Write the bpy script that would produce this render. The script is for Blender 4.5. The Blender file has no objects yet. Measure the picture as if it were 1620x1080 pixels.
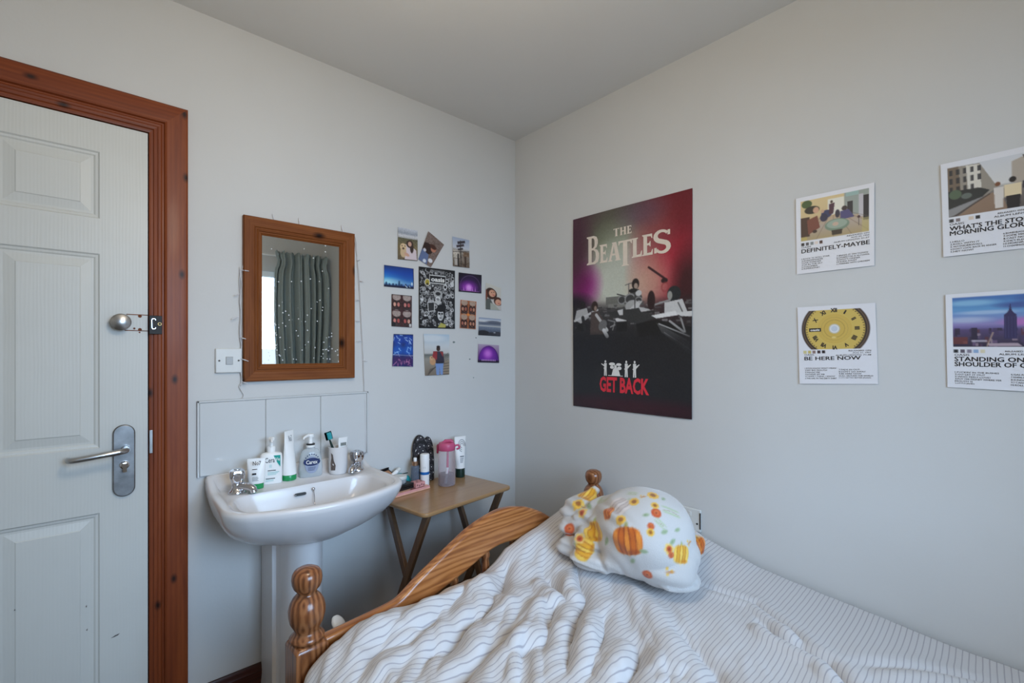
import bpy, bmesh, math, random
import numpy as np
from mathutils import Vector, Matrix, Euler
from mathutils.geometry import tessellate_polygon

S = bpy.context.scene
COL = S.collection
rnd = random.Random(7)
PI = math.pi

# ------------------------------------------------------------------ camera, world, lights, exposure
# metres; the corner of the two walls is x = 0, y = 0; the room is x < 0, y < 0, z up
cd = bpy.data.cameras.new('camera')
cam = bpy.data.objects.new('camera', cd)
COL.objects.link(cam)
cam.location = (-1.7511, -1.9220, 1.27)
cam.rotation_euler = (PI / 2, 0, -math.radians(90 - 48.05))
cd.sensor_width = 36.0
cd.lens = 741.0 / 1620.0 * 36.0
cd.shift_y = 18.0 / 1620.0
cd.clip_start = 0.02
S.camera = cam

W = bpy.data.worlds.new('sky')
S.world = W
W.use_nodes = True
W.node_tree.nodes['Background'].inputs[0].default_value = (0.72, 0.86, 1.0, 1)
W.node_tree.nodes['Background'].inputs[1].default_value = 1.5

S.view_settings.view_transform = 'Standard'
S.view_settings.look = 'None'
S.view_settings.gamma = 1.0
S.view_settings.use_curve_mapping = False
S.view_settings.exposure = 0.0
S.cycles.max_bounces = 10
S.cycles.diffuse_bounces = 6
S.cycles.transparent_max_bounces = 12
S.cycles.caustics_reflective = False
S.cycles.caustics_refractive = False
S.cycles.sample_clamp_indirect = 6.0

DEPTH = 2.80          # distance of the window wall from the basin wall
WIN = (-1.75, -0.30, 0.92, 2.02)   # window opening x0 x1 z0 z1


def area_light(name, loc, rot, sx, sy, power, color):
    l = bpy.data.lights.new(name, 'AREA')
    l.shape = 'RECTANGLE'
    l.size, l.size_y = sx, sy
    l.energy = power
    l.color = color
    o = bpy.data.objects.new(name, l)
    COL.objects.link(o)
    o.location = loc
    o.rotation_euler = rot
    return o


# daylight arriving at the window, just outside the pane
area_light('window_daylight', (-1.75, -DEPTH - 2.6, 2.5), (math.radians(76), 0, math.radians(-12)), 4.6, 2.4, 620.0, (0.46, 0.69, 1.0))
# unseen warm lamp, added to even out the light on the upper walls
pl = bpy.data.lights.new('warm_fill_lamp', 'POINT')
pl.energy = 18.5
pl.color = (1.0, 0.86, 0.67)
pl.shadow_soft_size = 0.14
po = bpy.data.objects.new('warm_fill_lamp', pl)
COL.objects.link(po)
po.location = (-1.35, -1.25, 1.95)

# ------------------------------------------------------------------ object helpers


def lin(c):
    return tuple((v / 12.92 if v <= 0.04045 else ((v + 0.055) / 1.055) ** 2.4) for v in c)


def rgb(r, g, b):
    return lin((r / 255.0, g / 255.0, b / 255.0)) + (1.0,)


def tag(o, label=None, cat=None, group=None, kind=None):
    if label: o['label'] = label
    if cat: o['category'] = cat
    if group: o['group'] = group
    if kind: o['kind'] = kind
    return o


def empty(name, loc=(0, 0, 0), rz=0.0, label=None, cat=None, group=None, kind=None, rot=None):
    o = bpy.data.objects.new(name, None)
    COL.objects.link(o)
    o.empty_display_size = 0.05
    o.location = loc
    o.rotation_euler = rot if rot else (0, 0, rz)
    return tag(o, label, cat, group, kind)


class MB:
    """collects shapes, then links them as ONE mesh object"""

    def __init__(s):
        s.v = []
        s.f = []

    def add(s, vs, fs):
        n = len(s.v)
        s.v += [tuple(p) for p in vs]
        s.f += [tuple(i + n for i in f) for f in fs]
        return s

    def box(s, x0, x1, y0, y1, z0, z1, M=None):
        vs = [(x, y, z) for z in (z0, z1) for y in (y0, y1) for x in (x0, x1)]
        if M is not None: vs = [M @ Vector(p) for p in vs]
        return s.add(vs, [(0, 2, 3, 1), (4, 5, 7, 6), (0, 1, 5, 4), (2, 6, 7, 3), (0, 4, 6, 2), (1, 3, 7, 5)])

    def rings(s, rings, cap0=True, cap1=True, closed=True):
        n = len(rings[0])
        vs = [p for r in rings for p in r]
        fs = []
        m = n if closed else n - 1
        for i in range(len(rings) - 1):
            for j in range(m):
                k = (j + 1) % n
                fs.append((i * n + j, i * n + k, (i + 1) * n + k, (i + 1) * n + j))
        if cap0: fs.append(tuple(reversed(range(n))))
        if cap1: fs.append(tuple((len(rings) - 1) * n + j for j in range(n)))
        return s.add(vs, fs)

    def lathe(s, prof, n=24, M=None, sx=1.0, sy=1.0):
        rs = []
        for r, z in prof:
            r = max(r, 1e-5)
            ring = [Vector((r * sx * math.cos(2 * PI * k / n), r * sy * math.sin(2 * PI * k / n), z)) for k in range(n)]
            if M is not None: ring = [M @ p for p in ring]
            rs.append(ring)
        return s.rings(rs)

    def tube(s, pts, r, n=10):
        pts = [Vector(p) for p in pts]
        rr = r if isinstance(r, (list, tuple)) else [r] * len(pts)
        rs = []
        ref = None
        for i, p in enumerate(pts):
            a = pts[max(i - 1, 0)]
            b = pts[min(i + 1, len(pts) - 1)]
            t = (b - a).normalized()
            if ref is None:
                ref = Vector((0, 0, 1)) if abs(t.z) < 0.9 else Vector((1, 0, 0))
            x = (ref - t * ref.dot(t)).normalized()
            y = t.cross(x)
            ref = x
            rs.append([p + (x * math.cos(2 * PI * k / n) + y * math.sin(2 * PI * k / n)) * rr[i] for k in range(n)])
        return s.rings(rs)

    def prism(s, poly, d0, d1, fn):
        """polygon (a, b) extruded from d0 to d1; fn(a, b, d) -> xyz"""
        n = len(poly)
        vs = [fn(a, b, d0) for a, b in poly] + [fn(a, b, d1) for a, b in poly]
        fs = [tuple(reversed(range(n))), tuple(range(n, 2 * n))]
        for i in range(n):
            j = (i + 1) % n
            fs.append((i, j, n + j, n + i))
        return s.add(vs, fs)

    def build(s, name, mat, parent=None, smooth=None, bevel=0.0, seg=2, loc=None, rot=None, fix=True):
        me = bpy.data.meshes.new(name)
        me.from_pydata([tuple(p) for p in s.v], [], s.f)
        if fix:
            bm = bmesh.new()
            bm.from_mesh(me)
            bmesh.ops.recalc_face_normals(bm, faces=bm.faces)
            bm.to_mesh(me)
            bm.free()
        me.update()
        return link(name, me, mat, parent, smooth, bevel, seg, loc, rot)


def link(name, me, mat, parent=None, smooth=None, bevel=0.0, seg=2, loc=None, rot=None):
    o = bpy.data.objects.new(name, me)
    COL.objects.link(o)
    if mat is not None and not me.materials: me.materials.append(mat)
    if parent is not None: o.parent = parent
    if loc: o.location = loc
    if rot: o.rotation_euler = rot
    if smooth is not None:
        me.polygons.foreach_set('use_smooth', [True] * len(me.polygons))
        if smooth < 180: me.set_sharp_from_angle(angle=math.radians(smooth))
    if bevel > 0:
        b = o.modifiers.new('bevel', 'BEVEL')
        b.width = bevel
        b.segments = seg
        b.limit_method = 'ANGLE'
        b.angle_limit = math.radians(35)
        b.harden_normals = False
        if smooth is None:
            me.polygons.foreach_set('use_smooth', [True] * len(me.polygons))
            me.set_sharp_from_angle(angle=math.radians(30))
    return o


def grid_mesh(name, P, mat, parent=None, colors=None, uv=None, smooth=True, closed_u=False):
    """P: (h, w, 3) array of points -> quad grid; colours are linear rgb per point"""
    h, w = P.shape[:2]
    me = bpy.data.meshes.new(name)
    idx = np.arange(h * w).reshape(h, w)
    if closed_u:
        a = idx[:-1, :]; b = np.roll(idx, -1, 1)[:-1, :]; c = np.roll(idx, -1, 1)[1:, :]; d = idx[1:, :]
    else:
        a = idx[:-1, :-1]; b = idx[:-1, 1:]; c = idx[1:, 1:]; d = idx[1:, :-1]
    q = np.stack([a, d, c, b], -1).reshape(-1, 4)
    me.vertices.add(h * w)
    me.vertices.foreach_set('co', P.reshape(-1).astype(np.float32))
    me.loops.add(len(q) * 4)
    me.loops.foreach_set('vertex_index', q.reshape(-1).astype(np.int32))
    me.polygons.add(len(q))
    me.polygons.foreach_set('loop_start', np.arange(0, len(q) * 4, 4, dtype=np.int32))
    me.update(calc_edges=True)
    me.validate()
    if colors is not None: set_colors(me, colors.reshape(-1, 3))
    if uv is not None:
        l = me.uv_layers.new(name='cloth_uv')
        l.data.foreach_set('uv', uv.reshape(-1, 2)[q.reshape(-1)].reshape(-1).astype(np.float32))
    if smooth: me.polygons.foreach_set('use_smooth', [True] * len(me.polygons))
    return link(name, me, mat, parent)


def set_colors(me, c):
    at = me.color_attributes.new('print', 'FLOAT_COLOR', 'POINT')
    full = np.ones((len(c), 4), np.float32)
    c = np.clip(c, 0, 1)
    full[:, :3] = np.where(c <= 0.04045, c / 12.92, ((c + 0.055) / 1.055) ** 2.4)
    at.data.foreach_set('color', full.reshape(-1))


# ------------------------------------------------------------------ materials


def new_mat(name):
    m = bpy.data.materials.new(name)
    m.use_nodes = True
    nt = m.node_tree
    return m, nt, nt.nodes['Principled BSDF']


def plain(name, col, rough=0.5, metal=0.0, coat=0.0, noise=0.04, nscale=30.0, bump=0.0, bscale=200.0, sheen=0.0,
          trans=0.0, ior=1.45, alpha=1.0, sss=0.0):
    m, nt, p = new_mat(name)
    N = nt.nodes
    L = nt.links
    p.inputs['Roughness'].default_value = rough
    p.inputs['Metallic'].default_value = metal
    p.inputs['Coat Weight'].default_value = coat
    p.inputs['Coat Roughness'].default_value = 0.06
    p.inputs['Sheen Weight'].default_value = sheen
    p.inputs['Transmission Weight'].default_value = trans
    p.inputs['IOR'].default_value = ior
    p.inputs['Alpha'].default_value = alpha
    tc = N.new('ShaderNodeTexCoord')
    nz = N.new('ShaderNodeTexNoise')
    nz.inputs['Scale'].default_value = nscale
    nz.inputs['Detail'].default_value = 4
    L.new(tc.outputs['Object'], nz.inputs['Vector'])
    mx = N.new('ShaderNodeMix')
    mx.data_type = 'RGBA'
    mx.blend_type = 'MULTIPLY'
    mx.inputs[0].default_value = 1.0
    mx.inputs[6].default_value = col
    rp = N.new('ShaderNodeValToRGB')
    rp.color_ramp.elements[0].color = (1 - noise * 2, 1 - noise * 2, 1 - noise * 2, 1)
    rp.color_ramp.elements[1].color = (1 + noise, 1 + noise, 1 + noise, 1)
    rp.color_ramp.elements[0].position = 0.3
    rp.color_ramp.elements[1].position = 0.7
    L.new(nz.outputs['Fac'], rp.inputs['Fac'])
    L.new(rp.outputs['Color'], mx.inputs[7])
    L.new(mx.outputs[2], p.inputs['Base Color'])
    if bump > 0:
        n2 = N.new('ShaderNodeTexNoise')
        n2.inputs['Scale'].default_value = bscale
        n2.inputs['Detail'].default_value = 3
        L.new(tc.outputs['Object'], n2.inputs['Vector'])
        bp = N.new('ShaderNodeBump')
        bp.inputs['Strength'].default_value = bump
        bp.inputs['Distance'].default_value = 0.002
        L.new(n2.outputs['Fac'], bp.inputs['Height'])
        L.new(bp.outputs['Normal'], p.inputs['Normal'])
    return m


def wood(name, dark, mid, light, axis='X', rings=16.0, rough=0.35, coat=0.25, knots=0.0, off=(0.3, 0.2, 0.1), stretch=0.07,
         distort=5.0, contrast=(0.15, 0.5, 0.85), tone=0.25, wmix=0.15, streak=42.0, spec=0.35):
    m, nt, p = new_mat(name)
    N = nt.nodes
    L = nt.links
    tc = N.new('ShaderNodeTexCoord')
    mp = N.new('ShaderNodeMapping')
    sc = {'X': (stretch, 1, 1), 'Y': (1, stretch, 1), 'Z': (1, 1, stretch)}[axis]
    mp.inputs['Scale'].default_value = sc
    mp.inputs['Location'].default_value = off
    L.new(tc.outputs['Object'], mp.inputs['Vector'])
    wv = N.new('ShaderNodeTexWave')
    wv.wave_type = 'RINGS'
    wv.rings_direction = axis
    wv.inputs['Scale'].default_value = rings
    wv.inputs['Distortion'].default_value = distort
    wv.inputs['Detail'].default_value = 2.0
    wv.inputs['Detail Scale'].default_value = 1.6
    wv.inputs['Detail Roughness'].default_value = 0.5
    L.new(mp.outputs['Vector'], wv.inputs['Vector'])
    fine = N.new('ShaderNodeTexNoise')
    fine.inputs['Scale'].default_value = 260
    fine.inputs['Detail'].default_value = 4
    L.new(mp.outputs['Vector'], fine.inputs['Vector'])
    big = N.new('ShaderNodeTexNoise')
    big.inputs['Scale'].default_value = 9
    L.new(mp.outputs['Vector'], big.inputs['Vector'])
    # long streaks mixed with the growth rings
    sk2 = N.new('ShaderNodeTexNoise')
    sk2.inputs['Scale'].default_value = streak
    sk2.inputs['Detail'].default_value = 5
    sk2.inputs['Distortion'].default_value = 0.6
    L.new(mp.outputs['Vector'], sk2.inputs['Vector'])
    mw = N.new('ShaderNodeMix')
    mw.inputs[0].default_value = wmix
    L.new(sk2.outputs['Fac'], mw.inputs[2])
    L.new(wv.outputs['Fac'], mw.inputs[3])
    ad = N.new('ShaderNodeMath')
    ad.operation = 'MULTIPLY_ADD'
    L.new(fine.outputs['Fac'], ad.inputs[0])
    ad.inputs[1].default_value = 0.30
    L.new(mw.outputs[0], ad.inputs[2])
    a2 = N.new('ShaderNodeMath')
    a2.operation = 'MULTIPLY_ADD'
    L.new(big.outputs['Fac'], a2.inputs[0])
    a2.inputs[1].default_value = tone * 2
    L.new(ad.outputs[0], a2.inputs[2])
    a3 = N.new('ShaderNodeMath')
    a3.operation = 'SUBTRACT'
    L.new(a2.outputs[0], a3.inputs[0])
    a3.inputs[1].default_value = 0.15 + tone
    rp = N.new('ShaderNodeValToRGB')
    e = rp.color_ramp.elements
    e[0].position = max(contrast[0], 0.0); e[0].color = dark if contrast[0] >= 0 else tuple(d + (m_ - d) * (-contrast[0] / (contrast[1] - contrast[0])) for d, m_ in zip(dark, mid))
    e[1].position = contrast[2]; e[1].color = light
    k = e.new(contrast[1]); k.color = mid
    L.new(a3.outputs[0], rp.inputs['Fac'])
    out = rp.outputs['Color']
    if knots > 0:
        sk = N.new('ShaderNodeSeparateXYZ')
        L.new(tc.outputs['Object'], sk.inputs[0])
        ck = N.new('ShaderNodeCombineXYZ')
        L.new(sk.outputs['X'], ck.inputs['X'])
        L.new(sk.outputs['Z'], ck.inputs['Y'])
        mk = N.new('ShaderNodeMapping')
        mk.inputs['Scale'].default_value = {'X': (0.55, 1, 1), 'Y': (1, 1, 1), 'Z': (1, 0.55, 1)}[axis]
        mk.inputs['Location'].default_value = off
        L.new(ck.outputs[0], mk.inputs['Vector'])
        vo = N.new('ShaderNodeTexVoronoi')
        vo.voronoi_dimensions = '2D'
        vo.inputs['Scale'].default_value = knots
        L.new(mk.outputs['Vector'], vo.inputs['Vector'])
        kr = N.new('ShaderNodeValToRGB')
        kr.color_ramp.elements[0].position = 0.02
        kr.color_ramp.elements[0].color = (1, 1, 1, 1)
        kr.color_ramp.elements[1].position = 0.09
        kr.color_ramp.elements[1].color = (0, 0, 0, 1)
        L.new(vo.outputs['Distance'], kr.inputs['Fac'])
        mx = N.new('ShaderNodeMix')
        mx.data_type = 'RGBA'
        L.new(kr.outputs['Color'], mx.inputs[0])
        L.new(out, mx.inputs[6])
        mx.inputs[7].default_value = tuple(c * 0.16 for c in dark[:3]) + (1,)
        out = mx.outputs[2]
    L.new(out, p.inputs['Base Color'])
    p.inputs['Roughness'].default_value = rough
    p.inputs['Specular IOR Level'].default_value = spec
    p.inputs['Coat Weight'].default_value = coat
    p.inputs['Coat Roughness'].default_value = 0.15
    bp = N.new('ShaderNodeBump')
    bp.inputs['Strength'].default_value = 0.12
    bp.inputs['Distance'].default_value = 0.001
    L.new(ad.outputs[0], bp.inputs['Height'])
    L.new(bp.outputs['Normal'], p.inputs['Normal'])
    return m


def printed(name, rough=0.45, coat=0.0, sheen=0.0, bump=0.0, bscale=400):
    m, nt, p = new_mat(name)
    at = nt.nodes.new('ShaderNodeVertexColor')
    at.layer_name = 'print'
    nt.links.new(at.outputs['Color'], p.inputs['Base Color'])
    p.inputs['Roughness'].default_value = rough
    p.inputs['Coat Weight'].default_value = coat
    p.inputs['Coat Roughness'].default_value = 0.2
    p.inputs['Sheen Weight'].default_value = sheen
    if bump > 0:
        tc = nt.nodes.new('ShaderNodeTexCoord')
        n2 = nt.nodes.new('ShaderNodeTexNoise')
        n2.inputs['Scale'].default_value = bscale
        nt.links.new(tc.outputs['Object'], n2.inputs['Vector'])
        bp = nt.nodes.new('ShaderNodeBump')
        bp.inputs['Strength'].default_value = bump
        bp.inputs['Distance'].default_value = 0.003
        nt.links.new(n2.outputs['Fac'], bp.inputs['Height'])
        nt.links.new(bp.outputs['Normal'], p.inputs['Normal'])
    return m


M = {}
M['wall'] = plain('wall_paint', rgb(206, 206, 204), 0.75, noise=0.012, nscale=2.5, bump=0.12, bscale=90)
M['ceiling'] = plain('ceiling_paint', rgb(214, 214, 212), 0.85, noise=0.01, nscale=2, bump=0.1, bscale=120)
M['carpet'] = plain('carpet', rgb(120, 112, 104), 0.95, noise=0.2, nscale=220, bump=0.6, bscale=500)
M['skirting'] = wood('skirting_wood', rgb(44, 20, 14), rgb(66, 30, 20), rgb(84, 40, 26), 'X', 30, 0.3, 0.3)
M['frame_z'] = wood('door_frame_wood_upright', rgb(96, 42, 16), rgb(120, 55, 22), rgb(138, 70, 30), 'Z', 26, 0.5, 0.05, knots=8.0, off=(0.35, 0.22, 0.4), distort=2.0, tone=0.3)
M['frame_x'] = wood('door_frame_wood_across', rgb(96, 42, 16), rgb(120, 55, 22), rgb(138, 70, 30), 'X', 26, 0.5, 0.05, knots=8.0, off=(0.2, 0.35, 0.27), distort=2.0, tone=0.3)
M['mirror_z'] = wood('mirror_wood_upright', rgb(92, 48, 20), rgb(120, 68, 32), rgb(142, 86, 44), 'Z', 44, 0.55, 0.0, knots=5.5, off=(0.3, 0.2, 0.1), distort=1.5, spec=0.15)
M['mirror_x'] = wood('mirror_wood_across', rgb(92, 48, 20), rgb(120, 68, 32), rgb(142, 86, 44), 'X', 44, 0.55, 0.0, knots=5.5, off=(0.1, 0.3, 0.2), distort=1.5, spec=0.15)
M['pine_x'] = wood('honey_pine_across', rgb(104, 54, 24), rgb(160, 98, 50), rgb(188, 126, 74), 'X', 20, 0.3, 0.35, off=(0.0, 0.06, -0.52), stretch=0.10, distort=8.0, contrast=(-0.02, 0.42, 0.90), tone=0.25, wmix=0.5, streak=46.0)
M['pine_z'] = wood('honey_pine_upright', rgb(76, 40, 22), rgb(132, 80, 46), rgb(162, 108, 68), 'Z', 24, 0.28, 0.4, off=(0.02, 0.03, 0.0), stretch=0.22, distort=5.0, contrast=(0.0, 0.45, 0.95), wmix=0.6, streak=40.0)
M['oak'] = wood('table_oak', rgb(140, 106, 70), rgb(164, 128, 88), rgb(178, 144, 104), 'X', 60, 0.3, 0.3, off=(0.2, 0.4, 0.1), stretch=0.04, distort=1.0, contrast=(-0.1, 0.5, 1.0), tone=0.12)
M['oak_leg'] = wood('table_leg_wood', rgb(88, 64, 44), rgb(110, 82, 58), rgb(124, 96, 70), 'Z', 40, 0.4, 0.2, contrast=(-0.1, 0.5, 1.0), tone=0.12)
M['door'] = plain('door_paint', rgb(204, 205, 200), 0.42, noise=0.012, nscale=5)
M['ceramic'] = plain('white_ceramic', rgb(218, 216, 216), 0.22, coat=0.15, noise=0.008, nscale=4)
M['tile'] = plain('white_tile', rgb(206, 208, 208), 0.14, coat=0.3, noise=0.01, nscale=5)
M['grout'] = plain('pale_grout', rgb(186, 186, 184), 0.8)
M['chrome'] = plain('chrome', rgb(214, 214, 218), 0.10, 1.0, noise=0.02)
M['steel'] = plain('brushed_steel', rgb(186, 186, 186), 0.28, 1.0, noise=0.05, nscale=60)
M['steel_dark'] = plain('scratched_steel', rgb(150, 150, 150), 0.38, 1.0, noise=0.14, nscale=28)
M['black_metal'] = plain('dark_strike_metal', rgb(38, 36, 34), 0.45, 0.7)
M['brass'] = plain('aged_brass', rgb(170, 140, 90), 0.35, 1.0)
M['rust'] = plain('rusty_mark', rgb(122, 70, 44), 0.9, noise=0.25, nscale=90)
M['scuff'] = plain('grey_scuff', rgb(96, 92, 90), 0.8)
M['white_plastic'] = plain('white_plastic', rgb(240, 240, 238), 0.35, noise=0.01)
M['switch'] = plain('switch_plate_plastic', rgb(212, 212, 208), 0.35, noise=0.01)
M['grey_plastic'] = plain('grey_rocker', rgb(170, 172, 172), 0.4)
M['black_plastic'] = plain('black_plastic', rgb(24, 23, 25), 0.35)
M['wire'] = plain('clear_wire', rgb(206, 204, 204), 0.4)
M['bulb'] = plain('clear_bulb', rgb(226, 226, 230), 0.2, coat=0.3)
M['green'] = plain('green_plastic', rgb(30, 146, 84), 0.3, coat=0.2)
M['darkgreen'] = plain('dark_green_plastic', rgb(18, 46, 40), 0.3, coat=0.2)
M['teal'] = plain('teal_plastic', rgb(40, 150, 156), 0.4)
M['tealprint'] = plain('teal_print', rgb(0, 152, 140), 0.45)
M['navy'] = plain('navy_print', rgb(24, 42, 92), 0.4)
M['blueprint'] = plain('blue_print', rgb(24, 100, 172), 0.4)
M['bluegrey'] = plain('pale_blue_print', rgb(150, 160, 184), 0.4)
M['paleline'] = plain('pale_teal_print', rgb(150, 200, 200), 0.5)
M['greyprint'] = plain('grey_print', rgb(110, 116, 124), 0.5)
M['ink'] = plain('black_ink', rgb(38, 38, 42), 0.5)
M['white_ink'] = plain('white_ink', rgb(232, 230, 226), 0.5)
M['cream_ink'] = plain('poster_cream_ink', rgb(226, 212, 196), 0.45)
M['red_ink'] = plain('poster_red_ink', rgb(226, 50, 66), 0.45)
M['yellow_ink'] = plain('yellow_ink', rgb(190, 176, 70), 0.5)
M['pink'] = plain('pink_plastic', rgb(196, 84, 122), 0.4)
M['darkred'] = plain('dark_red_strap', rgb(128, 24, 52), 0.5)
M['rosegold'] = plain('rose_gold', rgb(190, 150, 120), 0.28, 0.9)
M['peach'] = plain('peach_card', rgb(226, 176, 150), 0.5)
M['pinkcard'] = plain('pink_card', rgb(214, 152, 150), 0.5)
M['mauve'] = plain('mauve_print', rgb(140, 96, 96), 0.5)
M['tan'] = plain('tan_powder', rgb(172, 128, 96), 0.8)
M['putty'] = plain('grey_putty', rgb(120, 130, 126), 0.8)
M['pillow'] = plain('grey_green_pillow_cotton', rgb(196, 200, 190), 0.9, bump=0.2)
M['mattress'] = plain('mattress_ticking', rgb(214, 212, 206), 0.9, bump=0.2)


def glassy(name, col, rough, mixw, tint=(1, 1, 1, 1)):
    """thin clear sheet or shell: transparent with a glossy share"""
    m, nt, p = new_mat(name)
    N = nt.nodes
    L = nt.links
    tr = N.new('ShaderNodeBsdfTransparent')
    tr.inputs[0].default_value = tint
    p.inputs['Base Color'].default_value = col
    p.inputs['Roughness'].default_value = rough
    mx = N.new('ShaderNodeMixShader')
    fr = N.new('ShaderNodeLayerWeight')
    fr.inputs['Blend'].default_value = 0.35
    mm = N.new('ShaderNodeMath')
    mm.operation = 'MULTIPLY_ADD'
    L.new(fr.outputs['Facing'], mm.inputs[0])
    mm.inputs[1].default_value = 0.35
    mm.inputs[2].default_value = mixw
    L.new(mm.outputs[0], mx.inputs[0])
    L.new(tr.outputs[0], mx.inputs[1])
    L.new(p.outputs[0], mx.inputs[2])
    L.new(mx.outputs[0], N['Material Output'].inputs[0])
    return m


M['pane'] = glassy('window_glass', (0.8, 0.85, 0.9, 1), 0.02, 0.02)
M['clear'] = glassy('clear_plastic', rgb(210, 214, 220), 0.12, 0.22)
M['frosted'] = glassy('frosted_pinkish_plastic', rgb(226, 206, 212), 0.3, 0.22)
M['soap'] = glassy('clear_soap_bottle', rgb(206, 214, 218), 0.12, 0.50)
M['spray'] = glassy('grey_clear_bottle', rgb(120, 130, 146), 0.10, 0.50)
M['water'] = glassy('water', rgb(90, 96, 104), 0.05, 0.38, (0.62, 0.66, 0.70, 1))

# curtain, duvet, mirror
m, nt, p = new_mat('teal_grey_curtain_cloth')
tc = nt.nodes.new('ShaderNodeTexCoord')
nz = nt.nodes.new('ShaderNodeTexNoise'); nz.inputs['Scale'].default_value = 140
nt.links.new(tc.outputs['Object'], nz.inputs['Vector'])
rp = nt.nodes.new('ShaderNodeValToRGB')
rp.color_ramp.elements[0].color = rgb(150, 166, 168); rp.color_ramp.elements[1].color = rgb(178, 190, 190)
nt.links.new(nz.outputs['Fac'], rp.inputs['Fac'])
nt.links.new(rp.outputs['Color'], p.inputs['Base Color'])
p.inputs['Roughness'].default_value = 0.85
tl = nt.nodes.new('ShaderNodeBsdfTranslucent'); tl.inputs[0].default_value = rgb(90, 120, 126)
mxs = nt.nodes.new('ShaderNodeMixShader'); mxs.inputs[0].default_value = 0.18
nt.links.new(p.outputs[0], mxs.inputs[1]); nt.links.new(tl.outputs[0], mxs.inputs[2])
nt.links.new(mxs.outputs[0], nt.nodes['Material Output'].inputs[0])
M['curtain'] = m

m, nt, p = new_mat('striped_duvet_cotton')
N = nt.nodes; L = nt.links
uvn = N.new('ShaderNodeUVMap'); uvn.uv_map = 'cloth_uv'
sp = N.new('ShaderNodeSeparateXYZ'); L.new(uvn.outputs[0], sp.inputs[0])
mu = N.new('ShaderNodeMath'); mu.operation = 'MULTIPLY'; mu.inputs[1].default_value = 1 / 0.0126
L.new(sp.outputs['Y'], mu.inputs[0])
fr = N.new('ShaderNodeMath'); fr.operation = 'FRACT'; L.new(mu.outputs[0], fr.inputs[0])
rp = N.new('ShaderNodeValToRGB')
e = rp.color_ramp.elements
e[0].position = 0.0; e[0].color = rgb(203, 201, 201)
e[1].position = 1.0; e[1].color = rgb(203, 201, 201)
for ps, c in ((0.36, rgb(203, 201, 201)), (0.45, rgb(164, 161, 166)), (0.53, rgb(164, 161, 166)), (0.62, rgb(203, 201, 201))):
    k = e.new(ps); k.color = c
L.new(fr.outputs[0], rp.inputs['Fac'])
L.new(rp.outputs['Color'], p.inputs['Base Color'])
p.inputs['Roughness'].default_value = 0.85
p.inputs['Sheen Weight'].default_value = 0.15
nz = N.new('ShaderNodeTexNoise'); nz.inputs['Scale'].default_value = 60; nz.inputs['Detail'].default_value = 3
tc = N.new('ShaderNodeTexCoord'); L.new(tc.outputs['Object'], nz.inputs['Vector'])
bp = N.new('ShaderNodeBump'); bp.inputs['Strength'].default_value = 0.25; bp.inputs['Distance'].default_value = 0.004
L.new(nz.outputs['Fac'], bp.inputs['Height']); L.new(bp.outputs['Normal'], p.inputs['Normal'])
M['duvet'] = m

m, nt, p = new_mat('spotted_mirror_glass')
N = nt.nodes; L = nt.links
p.inputs['Metallic'].default_value = 1.0
p.inputs['Roughness'].default_value = 0.015
p.inputs['Base Color'].default_value = (0.80, 0.83, 0.83, 1)
tc = N.new('ShaderNodeTexCoord')
vo = N.new('ShaderNodeTexVoronoi'); vo.inputs['Scale'].default_value = 85
L.new(tc.outputs['Object'], vo.inputs['Vector'])
sx = N.new('ShaderNodeSeparateXYZ'); L.new(tc.outputs['Object'], sx.inputs[0])
# splash spots grow more frequent toward the bottom of the glass (object z runs from 0 at the bottom)
mr = N.new('ShaderNodeMapRange'); L.new(sx.outputs['Z'], mr.inputs['Value'])
mr.inputs['From Min'].default_value = 0.02; mr.inputs['From Max'].default_value = 0.36
mr.inputs['To Min'].default_value = 0.75; mr.inputs['To Max'].default_value = 0.05
vc = N.new('ShaderNodeSeparateColor'); L.new(vo.outputs['Color'], vc.inputs[0])
lt = N.new('ShaderNodeMath'); lt.operation = 'LESS_THAN'; L.new(vc.outputs[0], lt.inputs[0]); L.new(mr.outputs[0], lt.inputs[1])
rad = N.new('ShaderNodeMath'); rad.operation = 'MULTIPLY'; L.new(vc.outputs[1], rad.inputs[0]); rad.inputs[1].default_value = 0.24
l2 = N.new('ShaderNodeMath'); l2.operation = 'LESS_THAN'; L.new(vo.outputs['Distance'], l2.inputs[0]); L.new(rad.outputs[0], l2.inputs[1])
ml = N.new('ShaderNodeMath'); ml.operation = 'MULTIPLY'; L.new(lt.outputs[0], ml.inputs[0]); L.new(l2.outputs[0], ml.inputs[1])
m3 = N.new('ShaderNodeMath'); m3.operation = 'MULTIPLY'; L.new(ml.outputs[0], m3.inputs[0]); m3.inputs[1].default_value = 0.8
df = N.new('ShaderNodeBsdfDiffuse'); df.inputs[0].default_value = (0.85, 0.87, 0.87, 1)
mxs = N.new('ShaderNodeMixShader'); L.new(m3.outputs[0], mxs.inputs[0]); L.new(p.outputs[0], mxs.inputs[1]); L.new(df.outputs[0], mxs.inputs[2])
L.new(mxs.outputs[0], N['Material Output'].inputs[0])
M['mirror'] = m

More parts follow.
